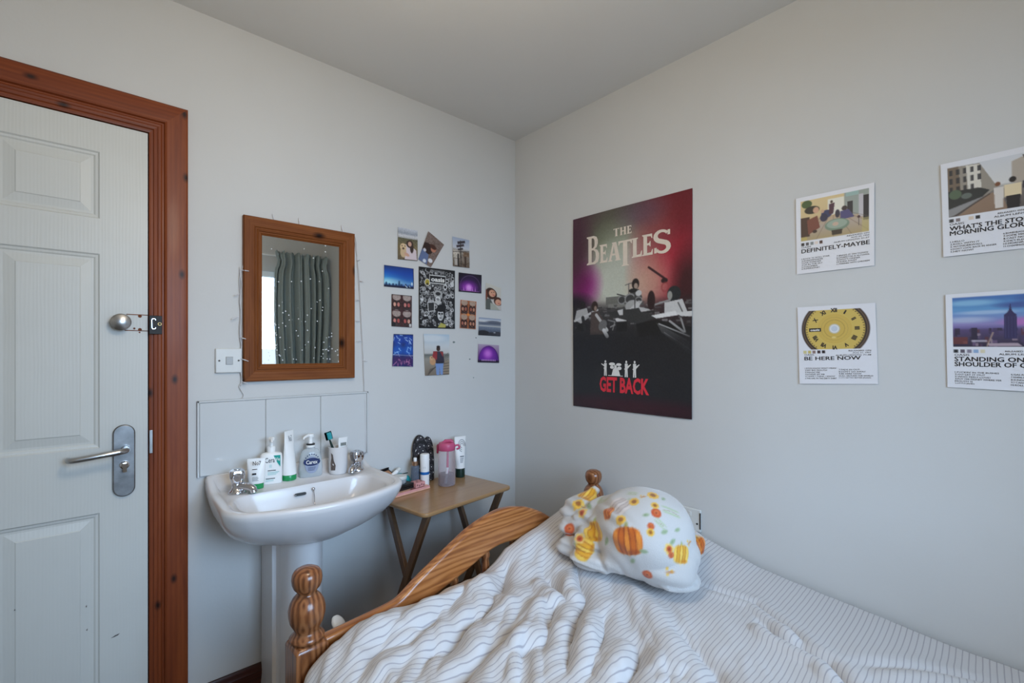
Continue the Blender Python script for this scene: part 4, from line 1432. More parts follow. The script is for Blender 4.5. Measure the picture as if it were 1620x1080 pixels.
photo('p2', 'tilted photo of a dark haired person in jeans seen from above', [(-.561, 1.847), (-.471, 1.797), (-.547, 1.677), (-.615, 1.707)], c, 2)
c = Canvas(48, 66, (168, 178, 196)).vgrad([(0, (160, 172, 194)), (.35, (196, 200, 208)), (.45, (150, 140, 128)), (1, (96, 80, 66))])
c.poly([(.28, .14), (.72, .06), (.74, .14), (.30, .23)], (54, 48, 56)).poly([(.22, .27), (.66, .18), (.68, .26), (.24, .35)], (64, 56, 62)).poly([(.30, .38), (.60, .32), (.62, .38), (.32, .44)], (60, 52, 58)).line([(.46, .1), (.5, 1)], .03, (44, 38, 36))
c.rect(.04, .44, .40, .7, (196, 186, 172)).rect(.62, .46, .98, .62, (120, 96, 76)).noise(.16, 3, 7, (c.V > .42) * 1.0).rect(.1, .72, .3, .95, (214, 208, 200), .7).rect(.28, .55, .36, .98, (40, 34, 32)).rect(.7, .62, .78, .98, (60, 40, 32)).line([(.0, .5), (1, .42)], .02, (50, 42, 40))
photo('p3', 'photo of a signpost with dark slanted boards above a town', [(-.423, 1.845), (-.318, 1.843), (-.318, 1.702), (-.419, 1.699)], c, 3)
c = Canvas(66, 46, (16, 70, 160)).vgrad([(0, (14, 44, 100)), (.3, (20, 84, 180)), (.6, (60, 150, 214)), (.78, (150, 214, 232)), (.86, (70, 110, 170)), (1, (24, 26, 60))])
c.ell(.30, .74, .36, .16, (176, 226, 236), .7, 1.0).ell(.85, .3, .5, .6, (18, 58, 150), .6, 1.2)
for k, (u, hh) in enumerate(((.08, .16), (.18, .1), (.30, .12), (.40, .10), (.50, .26), (.58, .12), (.72, .14), (.84, .12))): c.poly([(u - .045, .92), (u - .02, .92 - hh), (u + .02, .92 - hh), (u + .045, .92)], (22, 56, 96), .85)
c.rect(0, .90, 1, 1, (20, 22, 52)).poly([(.66, .80), (.74, .96), (.80, .96)], (190, 210, 220)).rect(.91, .70, .95, .84, (214, 226, 232)).poly([(.82, .78), (.85, .95), (.88, .95)], (170, 200, 216)).rect(0, 0, 1, .02, (12, 14, 26)).rect(.97, 0, 1, 1, (18, 24, 60))
photo('p4', 'blue concert photo with a glowing crowd silhouette', [(-.787, 1.659), (-.639, 1.66), (-.639, 1.566), (-.787, 1.564)], c, 4)
c = Canvas(60, 42, (16, 10, 24)).ell(.5, .75, .52, .62, (58, 26, 82), .9, .8).ring(.5, .72, .44, .60, .03, (150, 120, 170), .5).ell(.42, .74, .30, .26, (150, 54, 178), 1, 1.2).ell(.44, .74, .12, .16, (226, 150, 234), 1, 1.0)
for u in (.22, .36, .44, .52, .60, .72): c.poly([(u - .02, .92), (u, .66), (u + .02, .92)], (222, 160, 230), .8)
c.rect(0, .92, 1, 1, (20, 12, 30)).rect(.1, .9, .9, .93, (196, 130, 206), .7)
photo('p6', 'dark concert photo with a purple stage arch', [(-.385, 1.672), (-.24, 1.675), (-.24, 1.579), (-.385, 1.577)], c, 6)
c = Canvas(44, 58, (196, 190, 178)).vgrad([(0, (206, 202, 190)), (1, (196, 190, 186))]).ell(.36, .36, .36, .22, (62, 36, 28)).ell(.42, .34, .22, .14, (214, 158, 128), rot=-.4).ell(.80, .62, .28, .18, (74, 40, 30)).ell(.80, .66, .20, .13, (216, 160, 132), rot=-.3)
c.poly([(0, .6), (.3, .56), (.56, .9), (.5, 1), (0, 1)], (92, 96, 92)).poly([(.3, .72), (.6, .78), (.9, 1), (.3, 1)], (170, 172, 160)).ell(.38, .31, .03, .018, (50, 34, 30)).ell(.52, .28, .03, .018, (50, 34, 30)).ell(.5, .4, .07, .02, (190, 80, 80)).ell(.84, .70, .06, .02, (180, 80, 80)).ell(.0, .45, .12, .2, (120, 60, 44))
photo('p7', 'selfie photo of two smiling dark haired women', [(-.211, 1.638), (-.106, 1.618), (-.106, 1.499), (-.211, 1.499)], c, 7)


def booth(bg, cols, seed, curtain, sep):
    c = Canvas(46, 68, bg)
    for r_ in range(2):
        for q in range(2):
            u, v = .25 + .5 * q, .25 + .5 * r_
            c.ell(u, v - .17, .20, .11, curtain, .9)
            for k, du in enumerate((-.10, .10)):
                c.ell(u + du, v + .05, .11, .12, (44, 28, 26)).ell(u + du * .9, v + .06, .065, .065, cols[(k + q + r_) % 3])
            c.rect(u - .2, v + .16, u + .2, v + .23, (56, 44, 44), .8)
    c.line([(.5, 0), (.5, 1)], .018, sep).line([(0, .5), (1, .5)], .018, sep)
    return c.noise(.10, 2, seed)


c = booth((70, 36, 34), ((206, 150, 130), (196, 120, 110), (176, 84, 80)), 8, (176, 160, 152), (60, 24, 26))
c.ell(.10, .92, .11, .07, (22, 20, 22)).rect(.86, .88, .96, .98, (206, 204, 200)).rect(0, 0, 1, .02, (30, 22, 22))
photo('p8', 'dark red strip of four booth pictures left of the doodle poster', [(-.751, 1.533), (-.649, 1.533), (-.649, 1.387), (-.751, 1.389)], c, 8)
c = booth((128, 70, 46), ((190, 130, 104), (170, 100, 80), (200, 140, 110)), 9, (180, 158, 140), (206, 124, 70))
c.rect(0, 0, 1, .025, (206, 124, 70)).rect(0, .975, 1, 1, (206, 140, 96)).rect(0, 0, .04, 1, (190, 110, 66)).rect(.96, 0, 1, 1, (190, 110, 66)).ell(.5, .5, .1, .05, (220, 130, 60))
photo('p9', 'orange brown strip of four booth pictures right of the doodle poster', [(-.373, 1.536), (-.274, 1.534), (-.278, 1.391), (-.377, 1.394)], c, 9)
c = Canvas(60, 42, (120, 130, 150)).vgrad([(0, (126, 140, 168)), (.12, (196, 202, 210)), (.2, (214, 214, 212)), (.3, (96, 104, 122)), (.42, (140, 146, 156)), (.46, (206, 204, 196)), (.5, (120, 130, 146)), (.7, (90, 100, 118)), (1, (40, 42, 50))])
c.ell(.7, .24, .36, .10, (84, 90, 106), .9, .6).ell(.25, .32, .3, .06, (96, 104, 120), .8, .6).ell(.22, .86, .26, .16, (38, 38, 44)).ell(.6, .92, .2, .12, (48, 50, 58)).ell(.82, .84, .2, .1, (56, 58, 66)).ell(.72, .80, .05, .03, (170, 176, 186)).noise(.08, 1, 10, (c.V > .5) * 1.0)
photo('p10', 'photo of a cloudy grey seashore with rocks', [(-.257, 1.454), (-.106, 1.451), (-.111, 1.359), (-.261, 1.362)], c, 10)
c = Canvas(46, 66, (20, 40, 100))
rr = np.random.default_rng(11)
for r_ in range(3):
    for q in range(2):
        u, v = .25 + .5 * q, .17 + .33 * r_
        c.ell(u, v, .26, .17, ((24, 70, 170), (20, 90, 190), (70, 30, 90))[r_], .8, .8)
        for k in range(7):
            du, dv = rr.normal(0, .10), rr.normal(0, .07)
            c.line([(u + du, v + dv), (u + du + rr.normal(0, .08), v + dv + abs(rr.normal(0, .08)))], .022, ((190, 214, 240), (150, 190, 236), (190, 120, 160))[r_], .85)
c.line([(0, .64), (1, .66)], .012, (190, 190, 206)).rect(0, 0, 1, .02, (18, 20, 40)).noise(.06, 1, 12)
photo('p11', 'blue collage of small concert pictures below the booth strip', [(-.741, 1.355), (-.642, 1.355), (-.642, 1.206), (-.748, 1.21)], c, 11)
c = Canvas(66, 92, (190, 200, 206)).vgrad([(0, (176, 196, 212)), (.3, (202, 206, 208)), (.46, (196, 194, 190)), (.50, (104, 108, 104)), (.6, (150, 146, 136)), (1, (120, 106, 92))]).ell(.3, .1, .5, .08, (214, 218, 220), .8, .7)
for k in range(6): c.line([(.1 + .02 * k, 1 - .03 * k), (.95, .46 + .05 * k)], .012, (70, 62, 56), .8)
c.poly([(.62, .7), (1, .62), (1, 1), (.55, 1)], (150, 132, 110), .7)
for k in range(5): c.line([(.6, .74 + .06 * k), (1, .70 + .07 * k)], .014, (60, 56, 56), .8)
c.poly([(.36, .42), (.74, .42), (.80, .70), (.34, .70)], (52, 46, 60)).poly([(.36, .42), (.52, .42), (.50, .62), (.30, .60)], (150, 52, 56)).poly([(.62, .42), (.76, .44), (.74, .56)], (150, 60, 60)).poly([(.44, .70), (.76, .70), (.72, .99), (.62, .99), (.60, .78), (.58, .99), (.46, .99)], (120, 148, 196))
c.ell(.56, .36, .075, .055, (62, 42, 36)).ell(.56, .31, .07, .03, (40, 28, 26)).ell(.33, .66, .12, .09, (196, 150, 110)).ell(.28, .58, .07, .05, (206, 164, 126)).ell(.3, .57, .02, .012, (40, 30, 26)).rect(.46, .68, .76, .71, (34, 30, 34))
photo('p12', 'photo of a person in red jacket and jeans seen from behind, holding a dog', [(-.588, 1.359), (-.442, 1.36), (-.442, 1.164), (-.578, 1.162)], c, 12, wob=.0014)
c = Canvas(60, 42, (150, 128, 158)).vgrad([(0, (176, 158, 180)), (1, (92, 60, 110))]).ell(.5, .86, .46, .76, (84, 24, 130)).ring(.5, .86, .46, .76, .04, (60, 20, 90)).ell(.46, .55, .3, .34, (140, 50, 176), 1, 1.2).ell(.46, .5, .16, .2, (206, 120, 220), .9, 1.2).rect(0, .86, 1, 1, (34, 22, 46))
for k in range(9): c.ell(.2 + .075 * k, .86, .025, .05, (214, 170, 224), .8)
photo('p13', 'photo of a purple domed stage with a lit crowd, lowest by the corner', [(-.261, 1.316), (-.12, 1.311), (-.12, 1.216), (-.265, 1.221)], c, 13)

# doodle poster
c = Canvas(126, 180, (18, 18, 20))
rr = np.random.default_rng(21)
for k in range(420):
    u, v = rr.uniform(.05, .95), rr.uniform(.05, .96)
    if .28 < u < .74 and .10 < v < .26: continue
    if .46 < u < .72 and .60 < v < .88: continue
    g = rr.uniform(120, 226)
    t = rr.integers(0, 4)
    sz = rr.uniform(.012, .035)
    if t == 0: c.ring(u, v, sz * 1.4, sz, .25, (g, g, g))
    elif t == 1: c.ell(u, v, sz, sz * .7, (g, g, g), .9, rot=rr.uniform(0, 3))
    elif t == 2:
        a = rr.uniform(0, 6.28); c.line([(u, v), (u + sz * 2 * math.cos(a), v + sz * 1.5 * math.sin(a)), (u + sz * 2.4 * math.cos(a + .7), v + sz * 2 * math.sin(a + .7))], .008, (g, g, g))
    else:
        c.rect(u - sz, v - sz * .7, u + sz, v + sz * .7, (g, g, g), .8).rect(u - sz * .6, v - sz * .4, u + sz * .6, v + sz * .4, (24, 24, 26))
c.ell(.23, .245, .075, .06, (226, 224, 214)).ell(.23, .245, .06, .048, (168, 150, 52)).poly([(.23, .245), (.19, .29), (.27, .29)], (30, 28, 26))
c.ell(.72, .30, .055, .042, (232, 232, 230)).ell(.72, .30, .035, .026, (24, 24, 26)).ell(.92, .24, .055, .045, (206, 206, 206))
c.ell(.52, .43, .12, .07, (170, 170, 168)).ell(.52, .42, .07, .03, (40, 40, 42)).ring(.52, .51, .06, .035, .3, (220, 220, 218)).ell(.52, .56, .1, .03, (190, 190, 188))
c.poly([(.23, .57), (.42, .55), (.43, .71), (.25, .73)], (214, 214, 212)).poly([(.25, .58), (.41, .565), (.415, .70), (.265, .715)], (44, 44, 46))
c.ell(.59, .74, .13, .13, (16, 16, 18)).ell(.59, .77, .085, .095, (206, 206, 204)).ell(.59, .68, .11, .04, (20, 20, 22)).ell(.555, .75, .03, .016, (20, 20, 22)).ell(.63, .75, .03, .016, (20, 20, 22)).line([(.59, .75), (.585, .79)], .006, (70, 70, 70)).ell(.59, .82, .035, .010, (60, 60, 62)).ell(.62, .80, .03, .05, (140, 140, 140), .5)
c.poly([(.50, .99), (.60, .90), (.74, .93), (.72, .99)], (176, 168, 84)).rect(.28, .115, .74, .255, (226, 226, 224)).rect(.295, .127, .725, .243, (18, 18, 20)).rect(.3, .03, .7, .07, (150, 150, 150), .6).noise(.3, 1, 23, ((c.V > .03) & (c.V < .07) & (c.U > .3) & (c.U < .7)) * 1.0)
c.rect(0, 0, 1, .022, (14, 14, 16)).rect(0, .98, 1, 1, (14, 14, 16)).rect(0, 0, .03, 1, (14, 14, 16)).rect(.97, 0, 1, 1, (14, 14, 16))
fl_ = Flat().text('oasis', .325, .148, .70, .222, .035)
paper('doodle_poster', 'black and white doodle covered poster in the middle of the photo cluster', 'poster', None, 'A', [(-.612, 1.674), (-.408, 1.677), (-.408, 1.389), (-.612, 1.386)], c, M['photo'], .0008, 14, [('lettering', fl_, M['white_ink'])])

# large concert poster on the right wall
c = Canvas(216, 324, (30, 26, 30))
U, V = c.U, c.V
c.vgrad([(0, (70, 22, 46)), (.25, (84, 30, 54)), (.42, (70, 22, 40)), (.52, (38, 28, 32)), (.6, (30, 29, 31)), (.90, (27, 26, 29)), (.97, (44, 18, 28)), (1, (34, 14, 22))])
c.ell(.40, .10, .34, .20, (92, 96, 76), .85, 1.2).ell(.36, .22, .26, .12, (104, 120, 82), .6, 1.2).ell(.42, .37, .34, .15, (206, 210, 196), 1.0, 1.1).ell(.50, .28, .28, .16, (186, 190, 176), .8, 1.2).ell(.86, .30, .24, .22, (176, 26, 46), .8, 1.2).ell(.90, .05, .22, .14, (110, 16, 28), .8, 1.2).ell(.70, .14, .14, .12, (150, 96, 88), .5, 1.2).ell(.68, .38, .14, .10, (206, 176, 146), .6, 1.2)
c.ell(.10, .36, .13, .09, (146, 16, 118), .9, 1.2).ell(.04, .20, .12, .2, (64, 14, 40), .7, 1.2).ell(.97, .42, .10, .14, (42, 14, 18), .8, 1.1).ell(.62, .05, .16, .06, (96, 72, 92), .6, 1.2).ell(.0, .46, .16, .05, (24, 16, 24), .9, 1.0)
# studio stage: amps, tables, generic players
g = lambda v: (v, v, v)
rr = np.random.default_rng(31)
band = ((V > .455) & (V < .60))
c.blend(np.clip((V - .45) / .05, 0, 1) * np.clip((.66 - V) / .05, 0, 1) * .75, (40, 38, 40))
c.rect(.32, .435, .60, .475, (104, 104, 98), .9).rect(.34, .47, .60, .49, (140, 140, 134), .6)
for k in range(150):
    u = rr.uniform(.02, .98); v = .47 + abs(rr.normal(0, .05))
    if v > .62: continue
    w = rr.uniform(.01, .05); h = rr.uniform(.002, .012)
    c.rect(u, v, u + w, v + h, g(rr.uniform(20, 150)), .7)
# drummer
c.line([(.52, .38), (.52, .47)], .004, g(70)).line([(.49, .385), (.545, .378)], .004, g(90)).ell(.575, .385, .030, .026, (38, 26, 24)).ell(.578, .395, .016, .014, (170, 150, 136)).poly([(.53, .415), (.60, .41), (.63, .45), (.60, .48), (.53, .47)], g(70)).ell(.60, .43, .025, .014, g(200)).ell(.555, .415, .035, .010, g(30))
for u, v, r_ in ((.46, .455, .035), (.53, .455, .045), (.60, .465, .03)): c.ell(u, v, r_, r_ * .62, g(150)).ell(u, v, r_ * .8, r_ * .46, g(60))
c.ell(.55, .49, .06, .03, g(170)).poly([(.50, .515), (.60, .465), (.63, .47), (.56, .53)], g(206), .8).line([(.42, .425), (.48, .437)], .006, g(60))
# seated players left
c.ell(.10, .465, .025, .022, (34, 28, 28)).poly([(.04, .49), (.14, .48), (.16, .53), (.08, .56), (.02, .54)], g(176)).line([(.02, .545), (.24, .495)], .012, g(196)).ell(.09, .58, .05, .02, g(28)).line([(.10, .53), (.12, .59)], .02, g(40))
c.ell(.215, .475, .030, .026, (52, 36, 30)).ell(.222, .486, .013, .013, (150, 128, 116)).poly([(.18, .505), (.25, .50), (.30, .55), (.30, .62), (.17, .62)], (78, 66, 62)).line([(.23, .52), (.33, .60)], .016, g(190)).ell(.29, .575, .035, .03, g(110), rot=.6).line([(.3, .6), (.33, .63)], .02, g(210))
c.poly([(.40, .545), (.50, .53), (.50, .56), (.42, .565)], g(214)).rect(.415, .56, .505, .61, g(24)).line([(.34, .55), (.40, .56), (.38, .60)], .006, g(130)).line([(.36, .585), (.40, .575)], .006, g(150)).line([(.57, .44), (.57, .62)], .005, g(44))
c.poly([(.34, .51), (.60, .50), (.74, .55), (.60, .575), (.36, .53)], g(52)).poly([(.60, .495), (.72, .515), (.62, .52)], g(190)).poly([(.42, .505), (.47, .50), (.47, .53), (.44, .53)], g(206))
# piano player right
c.ell(.87, .45, .050, .036, (34, 38, 40)).ell(.84, .455, .018, .02, (150, 150, 144)).poly([(.80, .485), (.93, .475), (.97, .54), (.80, .55)], g(200)).line([(.90, .49), (.93, .53)], .006, g(90)).line([(.70, .495), (.84, .475)], .008, g(150)).ell(.70, .47, .03, .045, (42, 22, 24)).poly([(.70, .54), (.88, .525), (.90, .545), (.74, .555)], g(226)).poly([(.88, .535), (1, .53), (1, .555), (.92, .55)], g(210))
c.poly([(.58, .575), (.74, .56), (1, .60), (1, .74), (.70, .63), (.60, .64)], g(20)).poly([(.74, .575), (.98, .66), (.99, .72), (.78, .62)], g(74)).line([(.76, .58), (.98, .64)], .006, g(170)).line([(.80, .62), (.99, .70)], .005, g(140)).line([(.92, .56), (.95, .62)], .008, g(150)).line([(.84, .57), (.94, .62)], .010, g(190), .8)
# boom microphone and flower blot
c.line([(.68, .315), (.80, .375)], .010, (56, 22, 28)).ell(.80, .385, .025, .012, (40, 16, 20)).ring(.805, .415, .025, .02, .3, (150, 60, 60), .6)
c.blend(np.clip((V - .60) / .06, 0, 1) * np.clip((.95 - V) / .04, 0, 1) * .85, (28, 27, 30))
c.ell(.5, .97, .4, .04, (58, 14, 28), .8, 1.2).noise(.03, 2, 32)

# serif title letters, outlines in a unit box (x right, y down)
LET = {
    'B': [[(0, 0), (.16, 0), (.16, 1), (0, 1)], [(.0, 0), (.62, 0), (.86, .06), (.92, .22), (.84, .40), (.66, .46), (.66, .49), (.90, .54), (1, .74), (.90, .95), (.62, 1), (.0, 1), (.0, .94), (.14, .92), (.14, .08), (0, .06)],],
}


def letter(fl_, ch, u0, v0, u1, v1):
    w = .30; t = .115
    def R(a, b, c_, d): fl_.add([(u0 + (u1 - u0) * x, v0 + (v1 - v0) * y) for x, y in ((a, b), (c_, b), (c_, d), (a, d))], [(0, 1, 2, 3)])
    def Q(pts, *holes): fl_.poly([(u0 + (u1 - u0) * x, v0 + (v1 - v0) * y) for x, y in pts], *[[(u0 + (u1 - u0) * x, v0 + (v1 - v0) * y) for x, y in h_] for h_ in holes])
    if ch == 'B':
        Q([(0, 0), (.58, .0), (.80, .05), (.90, .16), (.90, .28), (.80, .41), (.64, .46), (.86, .51), (1, .64), (1, .80), (.90, .93), (.64, 1), (0, 1), (0, .96), (.13, .92), (.13, .08), (0, .04)],
          [(.40, .075), (.40, .425), (.52, .42), (.62, .36), (.64, .26), (.62, .14), (.54, .08)], [(.40, .50), (.40, .925), (.54, .92), (.68, .86), (.74, .74), (.70, .58), (.56, .505)])
    elif ch == 'E':
        Q([(0, 0), (.92, 0), (.95, .22), (.88, .22), (.80, .12), (.46, .10), (.46, .43), (.66, .42), (.72, .34), (.78, .34), (.78, .60), (.72, .60), (.66, .53), (.46, .53), (.46, .89), (.82, .88), (.93, .74), (1, .74), (.97, 1), (0, 1), (0, .96), (.12, .92), (.12, .08), (0, .04)])
    elif ch == 'A':
        Q([(.30, 0), (.66, 0), (.93, .93), (1, .96), (1, 1), (.56, 1), (.56, .96), (.64, .92), (.58, .70), (.32, .70), (.24, .92), (.34, .96), (.34, 1), (0, 1), (0, .96), (.08, .92), (.36, .08)], [(.36, .60), (.55, .60), (.46, .20)])
    elif ch == 'T':
        Q([(0, 0), (1, 0), (1, .17), (.95, .17), (.86, .08), (.66, .07), (.66, .95), (.78, .98), (.78, 1), (.22, 1), (.22, .98), (.34, .95), (.34, .07), (.14, .08), (.05, .17), (0, .17)])
    elif ch == 'L':
        Q([(0, 0), (.60, 0), (.60, .04), (.48, .08), (.48, .89), (.80, .87), (.93, .70), (1, .70), (.97, 1), (0, 1), (0, .96), (.12, .92), (.12, .08), (0, .04)])
    elif ch == 'H':
        Q([(0, 0), (.4, 0), (.4, .06), (.34, .08), (.34, .44), (.66, .44), (.66, .08), (.6, .06), (.6, 0), (1, 0), (1, .06), (.94, .08), (.94, .92), (1, .94), (1, 1), (.6, 1), (.6, .94), (.66, .92), (.66, .56), (.34, .56), (.34, .92), (.4, .94), (.4, 1), (0, 1), (0, .94), (.08, .92), (.08, .08), (0, .06)])
    elif ch == 'S':
        ce_ = []
        for k in range(25):
            t_ = k / 24
            if t_ < .5:
                a = -PI * .15 - (t_ * 2) * PI * 1.30
                ce_.append((.46 + .36 * math.cos(a), .27 + .205 * math.sin(a)))
            else:
                a = -PI * .42 + ((t_ - .5) * 2) * PI * 1.30
                ce_.append((.50 + .36 * math.cos(a), .73 + .205 * math.sin(a)))
        wd = [.05 + .10 * math.sin(PI * min(max(k / 24, .12), .88)) for k in range(25)]
        for k in range(24):
            (xa, ya), (xb, yb) = ce_[k], ce_[k + 1]
            def off(i):
                x_, y_ = ce_[i]
                p_, q_ = ce_[max(i - 1, 0)], ce_[min(i + 1, 24)]
                dx, dy = q_[0] - p_[0], q_[1] - p_[1]
                l_ = math.hypot(dx, dy)
                return (x_ - dy / l_ * wd[i], y_ + dx / l_ * wd[i] * .62), (x_ + dy / l_ * wd[i], y_ - dx / l_ * wd[i] * .62)
            A0, A1 = off(k); B0, B1 = off(k + 1)
            fl_.add([(u0 + (u1 - u0) * x, v0 + (v1 - v0) * y) for x, y in (A0, B0, B1, A1)], [(0, 1, 2, 3)])
        R(.80, .06, .95, .26)
        R(.02, .72, .17, .94)


ti = Flat()
for ch, a, b, v0, v1 in (('T', .390, .440, .100, .138), ('H', .446, .500, .100, .138), ('E', .506, .545, .100, .138)):
    letter(ti, ch, a, v0, b, v1)
for ch, a, b, v0, v1 in (('B', .140, .258, .112, .258), ('E', .262, .335, .166, .258), ('A', .340, .452, .166, .258), ('T', .432, .548, .166, .290), ('L', .545, .630, .166, .258), ('E', .630, .715, .160, .258), ('S', .722, .850, .150, .262)):
    letter(ti, ch, a, v0, b, v1)
ti2 = Flat().text('GET', .262, .834, .420, .912, .035).text('BACK', .446, .834, .688, .912, .035)
# small white line-up of four players
fg = Flat()
def man(u, v0, h, inst):
    w = h * .42 * 1.5
    fg.disc(u, v0 + h * .08, w * .16, h * .085, 10)
    fg.poly([(u - w * .26, v0 + h * .18), (u + w * .26, v0 + h * .18), (u + w * .22, v0 + h * .55), (u + w * .26, v0 + h), (u + w * .06, v0 + h), (u, v0 + h * .62), (u - w * .06, v0 + h), (u - w * .26, v0 + h), (u - w * .22, v0 + h * .55)])
    if inst: fg.poly([(u - w * .35, v0 + h * .50), (u + w * .1, v0 + h * .36), (u + inst * w * .75, v0 + h * .20), (u + inst * w * .78, v0 + h * .25), (u + w * .2, v0 + h * .50), (u - w * .2, v0 + h * .60)])
man(.315, .752, .078, -1); man(.500, .752, .080, 1); man(.570, .752, .080, 1)
for u, v, a, b in ((.375, .770, .028, .008), (.435, .772, .024, .007), (.375, .786, .018, .008), (.44, .790, .020, .009)): fg.disc(u, v, a, b, 12)
fg.poly([(.37, .828), (.385, .795), (.395, .790), (.395, .775), (.415, .775), (.418, .790), (.435, .800), (.450, .828)])
fg.rect(.34, .826, .47, .829)
paper('concert_poster', 'large dark crimson concert poster with white title and red words', 'poster', None, 'B', [(-.426, 1.917), (-1.032, 1.914), (-1.032, 1.010), (-.426, 1.013)], c, M['poster'], .0022, 40,
      [('title_lettering', ti, M['cream_ink']), ('lettering', ti2, M['red_ink']), ('figure_silhouettes', fg, M['white_ink'])])


# album cards
def card(label, cor, cv, swatches, lines, seed, logo=None):
    """cor TL TR BR BL; lines: list of (text, u, v, height, wide, bold, right)"""
    asp = .84
    ink = Flat()
    for t, u, v, h, wide, bold, right in lines: ink.line(t, u, v, h, asp, wide, bold, right)
    arts = [('lettering', ink, M['ink'])]
    if logo is not None: arts += logo
    return paper('album_card', label, 'poster', 'album cards on the right wall', 'B', cor, cv, M['card'], .0011, seed, arts)


def sw(c, v, cols, u0=.07, s_=.042, gap=.062):
    for k, col in enumerate(cols):
        if col is not None: c.rect(u0 + gap * k, v, u0 + gap * k + s_, v + .036, col)


PAP = (224, 224, 228)
# first card: sunny room with boards, seated group, table of flowers
c = Canvas(120, 142, PAP)
p0, p1, q0, q1 = .065, .935, .055, .575
def pu(u): return p0 + (p1 - p0) * u
def pv(v): return q0 + (q1 - q0) * v
c.vgrad([(0, (214, 190, 140)), (.45, (206, 182, 136)), (.5, (186, 160, 128)), (.7, (176, 160, 146)), (1, (170, 150, 110))], p0, p1, q0, q1)
c.rect(pu(.42), pv(.08), pu(.66), pv(.46), (226, 222, 206)).rect(pu(.66), pv(0), pu(1), pv(.55), (150, 158, 150)).rect(pu(.70), pv(.22), pu(.78), pv(.6), (40, 40, 48)).rect(pu(.86), pv(.1), pu(.92), pv(.62), (190, 186, 190)).rect(pu(.92), pv(.14), pu(1), pv(.72), (30, 32, 42)).rect(pu(.68), pv(0), pu(.86), pv(.10), (150, 178, 172))
for k in range(9): c.line([(pu(.5 + (k - 4) * .06), pv(.48)), (pu(.5 + (k - 4) * .26), pv(1.0))], .006, (116, 96, 80), .6)
c.rect(pu(0), pv(.42), pu(.14), pv(.90), (70, 46, 36)).poly([(pu(.1), pv(.5)), (pu(.26), pv(.42)), (pu(.30), pv(.72)), (pu(.12), pv(.86))], (120, 66, 52)).ell(pu(.10), pv(.1), .07, .05, (70, 90, 50)).ell(pu(.18), pv(.26), .10, .05, (44, 40, 32)).ell(pu(.24), pv(.28), .04, .04, (206, 160, 130))
c.ell(pu(.40), pv(.42), .07, .05, (46, 52, 92)).ell(pu(.36), pv(.50), .05, .05, (40, 40, 70)).ell(pu(.34), pv(.34), .022, .022, (200, 160, 130)).poly([(pu(.44), pv(.20)), (pu(.52), pv(.18)), (pu(.50), pv(.44)), (pu(.44), pv(.44))], (70, 36, 56)).ell(pu(.475), pv(.15), .016, .018, (60, 40, 34))
c.ell(pu(.66), pv(.36), .035, .03, (48, 36, 40)).poly([(pu(.60), pv(.42)), (pu(.72), pv(.40)), (pu(.80), pv(.60)), (pu(.60), pv(.62))], (74, 70, 116)).ell(pu(.56), pv(.46), .03, .05, (40, 36, 56))
c.ell(pu(.55), pv(.72), .155, .075, (116, 136, 116)).ell(pu(.55), pv(.70), .13, .055, (150, 166, 150)).ell(pu(.53), pv(.70), .04, .025, (196, 170, 150)).poly([(pu(.47), pv(.84)), (pu(.63), pv(.84)), (pu(.62), pv(.96)), (pu(.48), pv(.96))], (54, 44, 36)).line([(pu(.86), pv(.62)), (pu(.86), pv(.82))], .006, (60, 56, 56)).ell(pu(.86), pv(.62), .018, .016, (60, 30, 36)).ell(pu(.22), pv(.80), .03, .02, (60, 40, 36))
c.rect(pu(.90), pv(.66), pu(1), pv(1), (190, 176, 110), .6).rect(pu(0), pv(.9), pu(.1), pv(1), (190, 170, 90), .7)
c.rect(0, 0, 1, q0, PAP).rect(0, q1, 1, 1, PAP).rect(0, 0, p0, 1, PAP).rect(p1, 0, 1, 1, PAP)
sw(c, .600, [(36, 32, 34), (86, 84, 86), (130, 136, 134), (222, 208, 196), (70, 40, 36)])
L1 = [('OASIS', .07, .648, .020, 1.5, .01, False), ('DEFINITELY-MAYBE', .07, .682, .050, 1.26, .020, False),
      ('RELEASED ON', .94, .585, .017, 1.5, .01, True), ('AUG 30, 1994', .94, .613, .017, 1.5, .01, True), ('ALBUM LENGTH: 51:57', .94, .641, .017, 1.5, .01, True)]
for k, t in enumerate(("1.ROCK 'N' ROLL STAR", '2.SHAKERMAKER', '3.LIVE FOREVER', '4.UP IN THE SKY', '5.COLUMBIA', '6.SUPERSONIC')): L1.append((t, .07, .800 + .026 * k, .017, 1.35, .01, False))
for k, t in enumerate(('7.BRING IT ON DOWN', '8.CIGARETTES & ALCOHOL', "9.DIGSY'S DINNER", '10.SLIDE AWAY', '11.MARRIED WITH CHILDREN')): L1.append((t, .54, .818 + .026 * k, .017, 1.30, .01, False))
card('white card with a sunny boarded room picture, upper left of four', [(-1.394, 1.783), (-1.604, 1.781), (-1.604, 1.532), (-1.396, 1.531)], c, None, L1, 51)

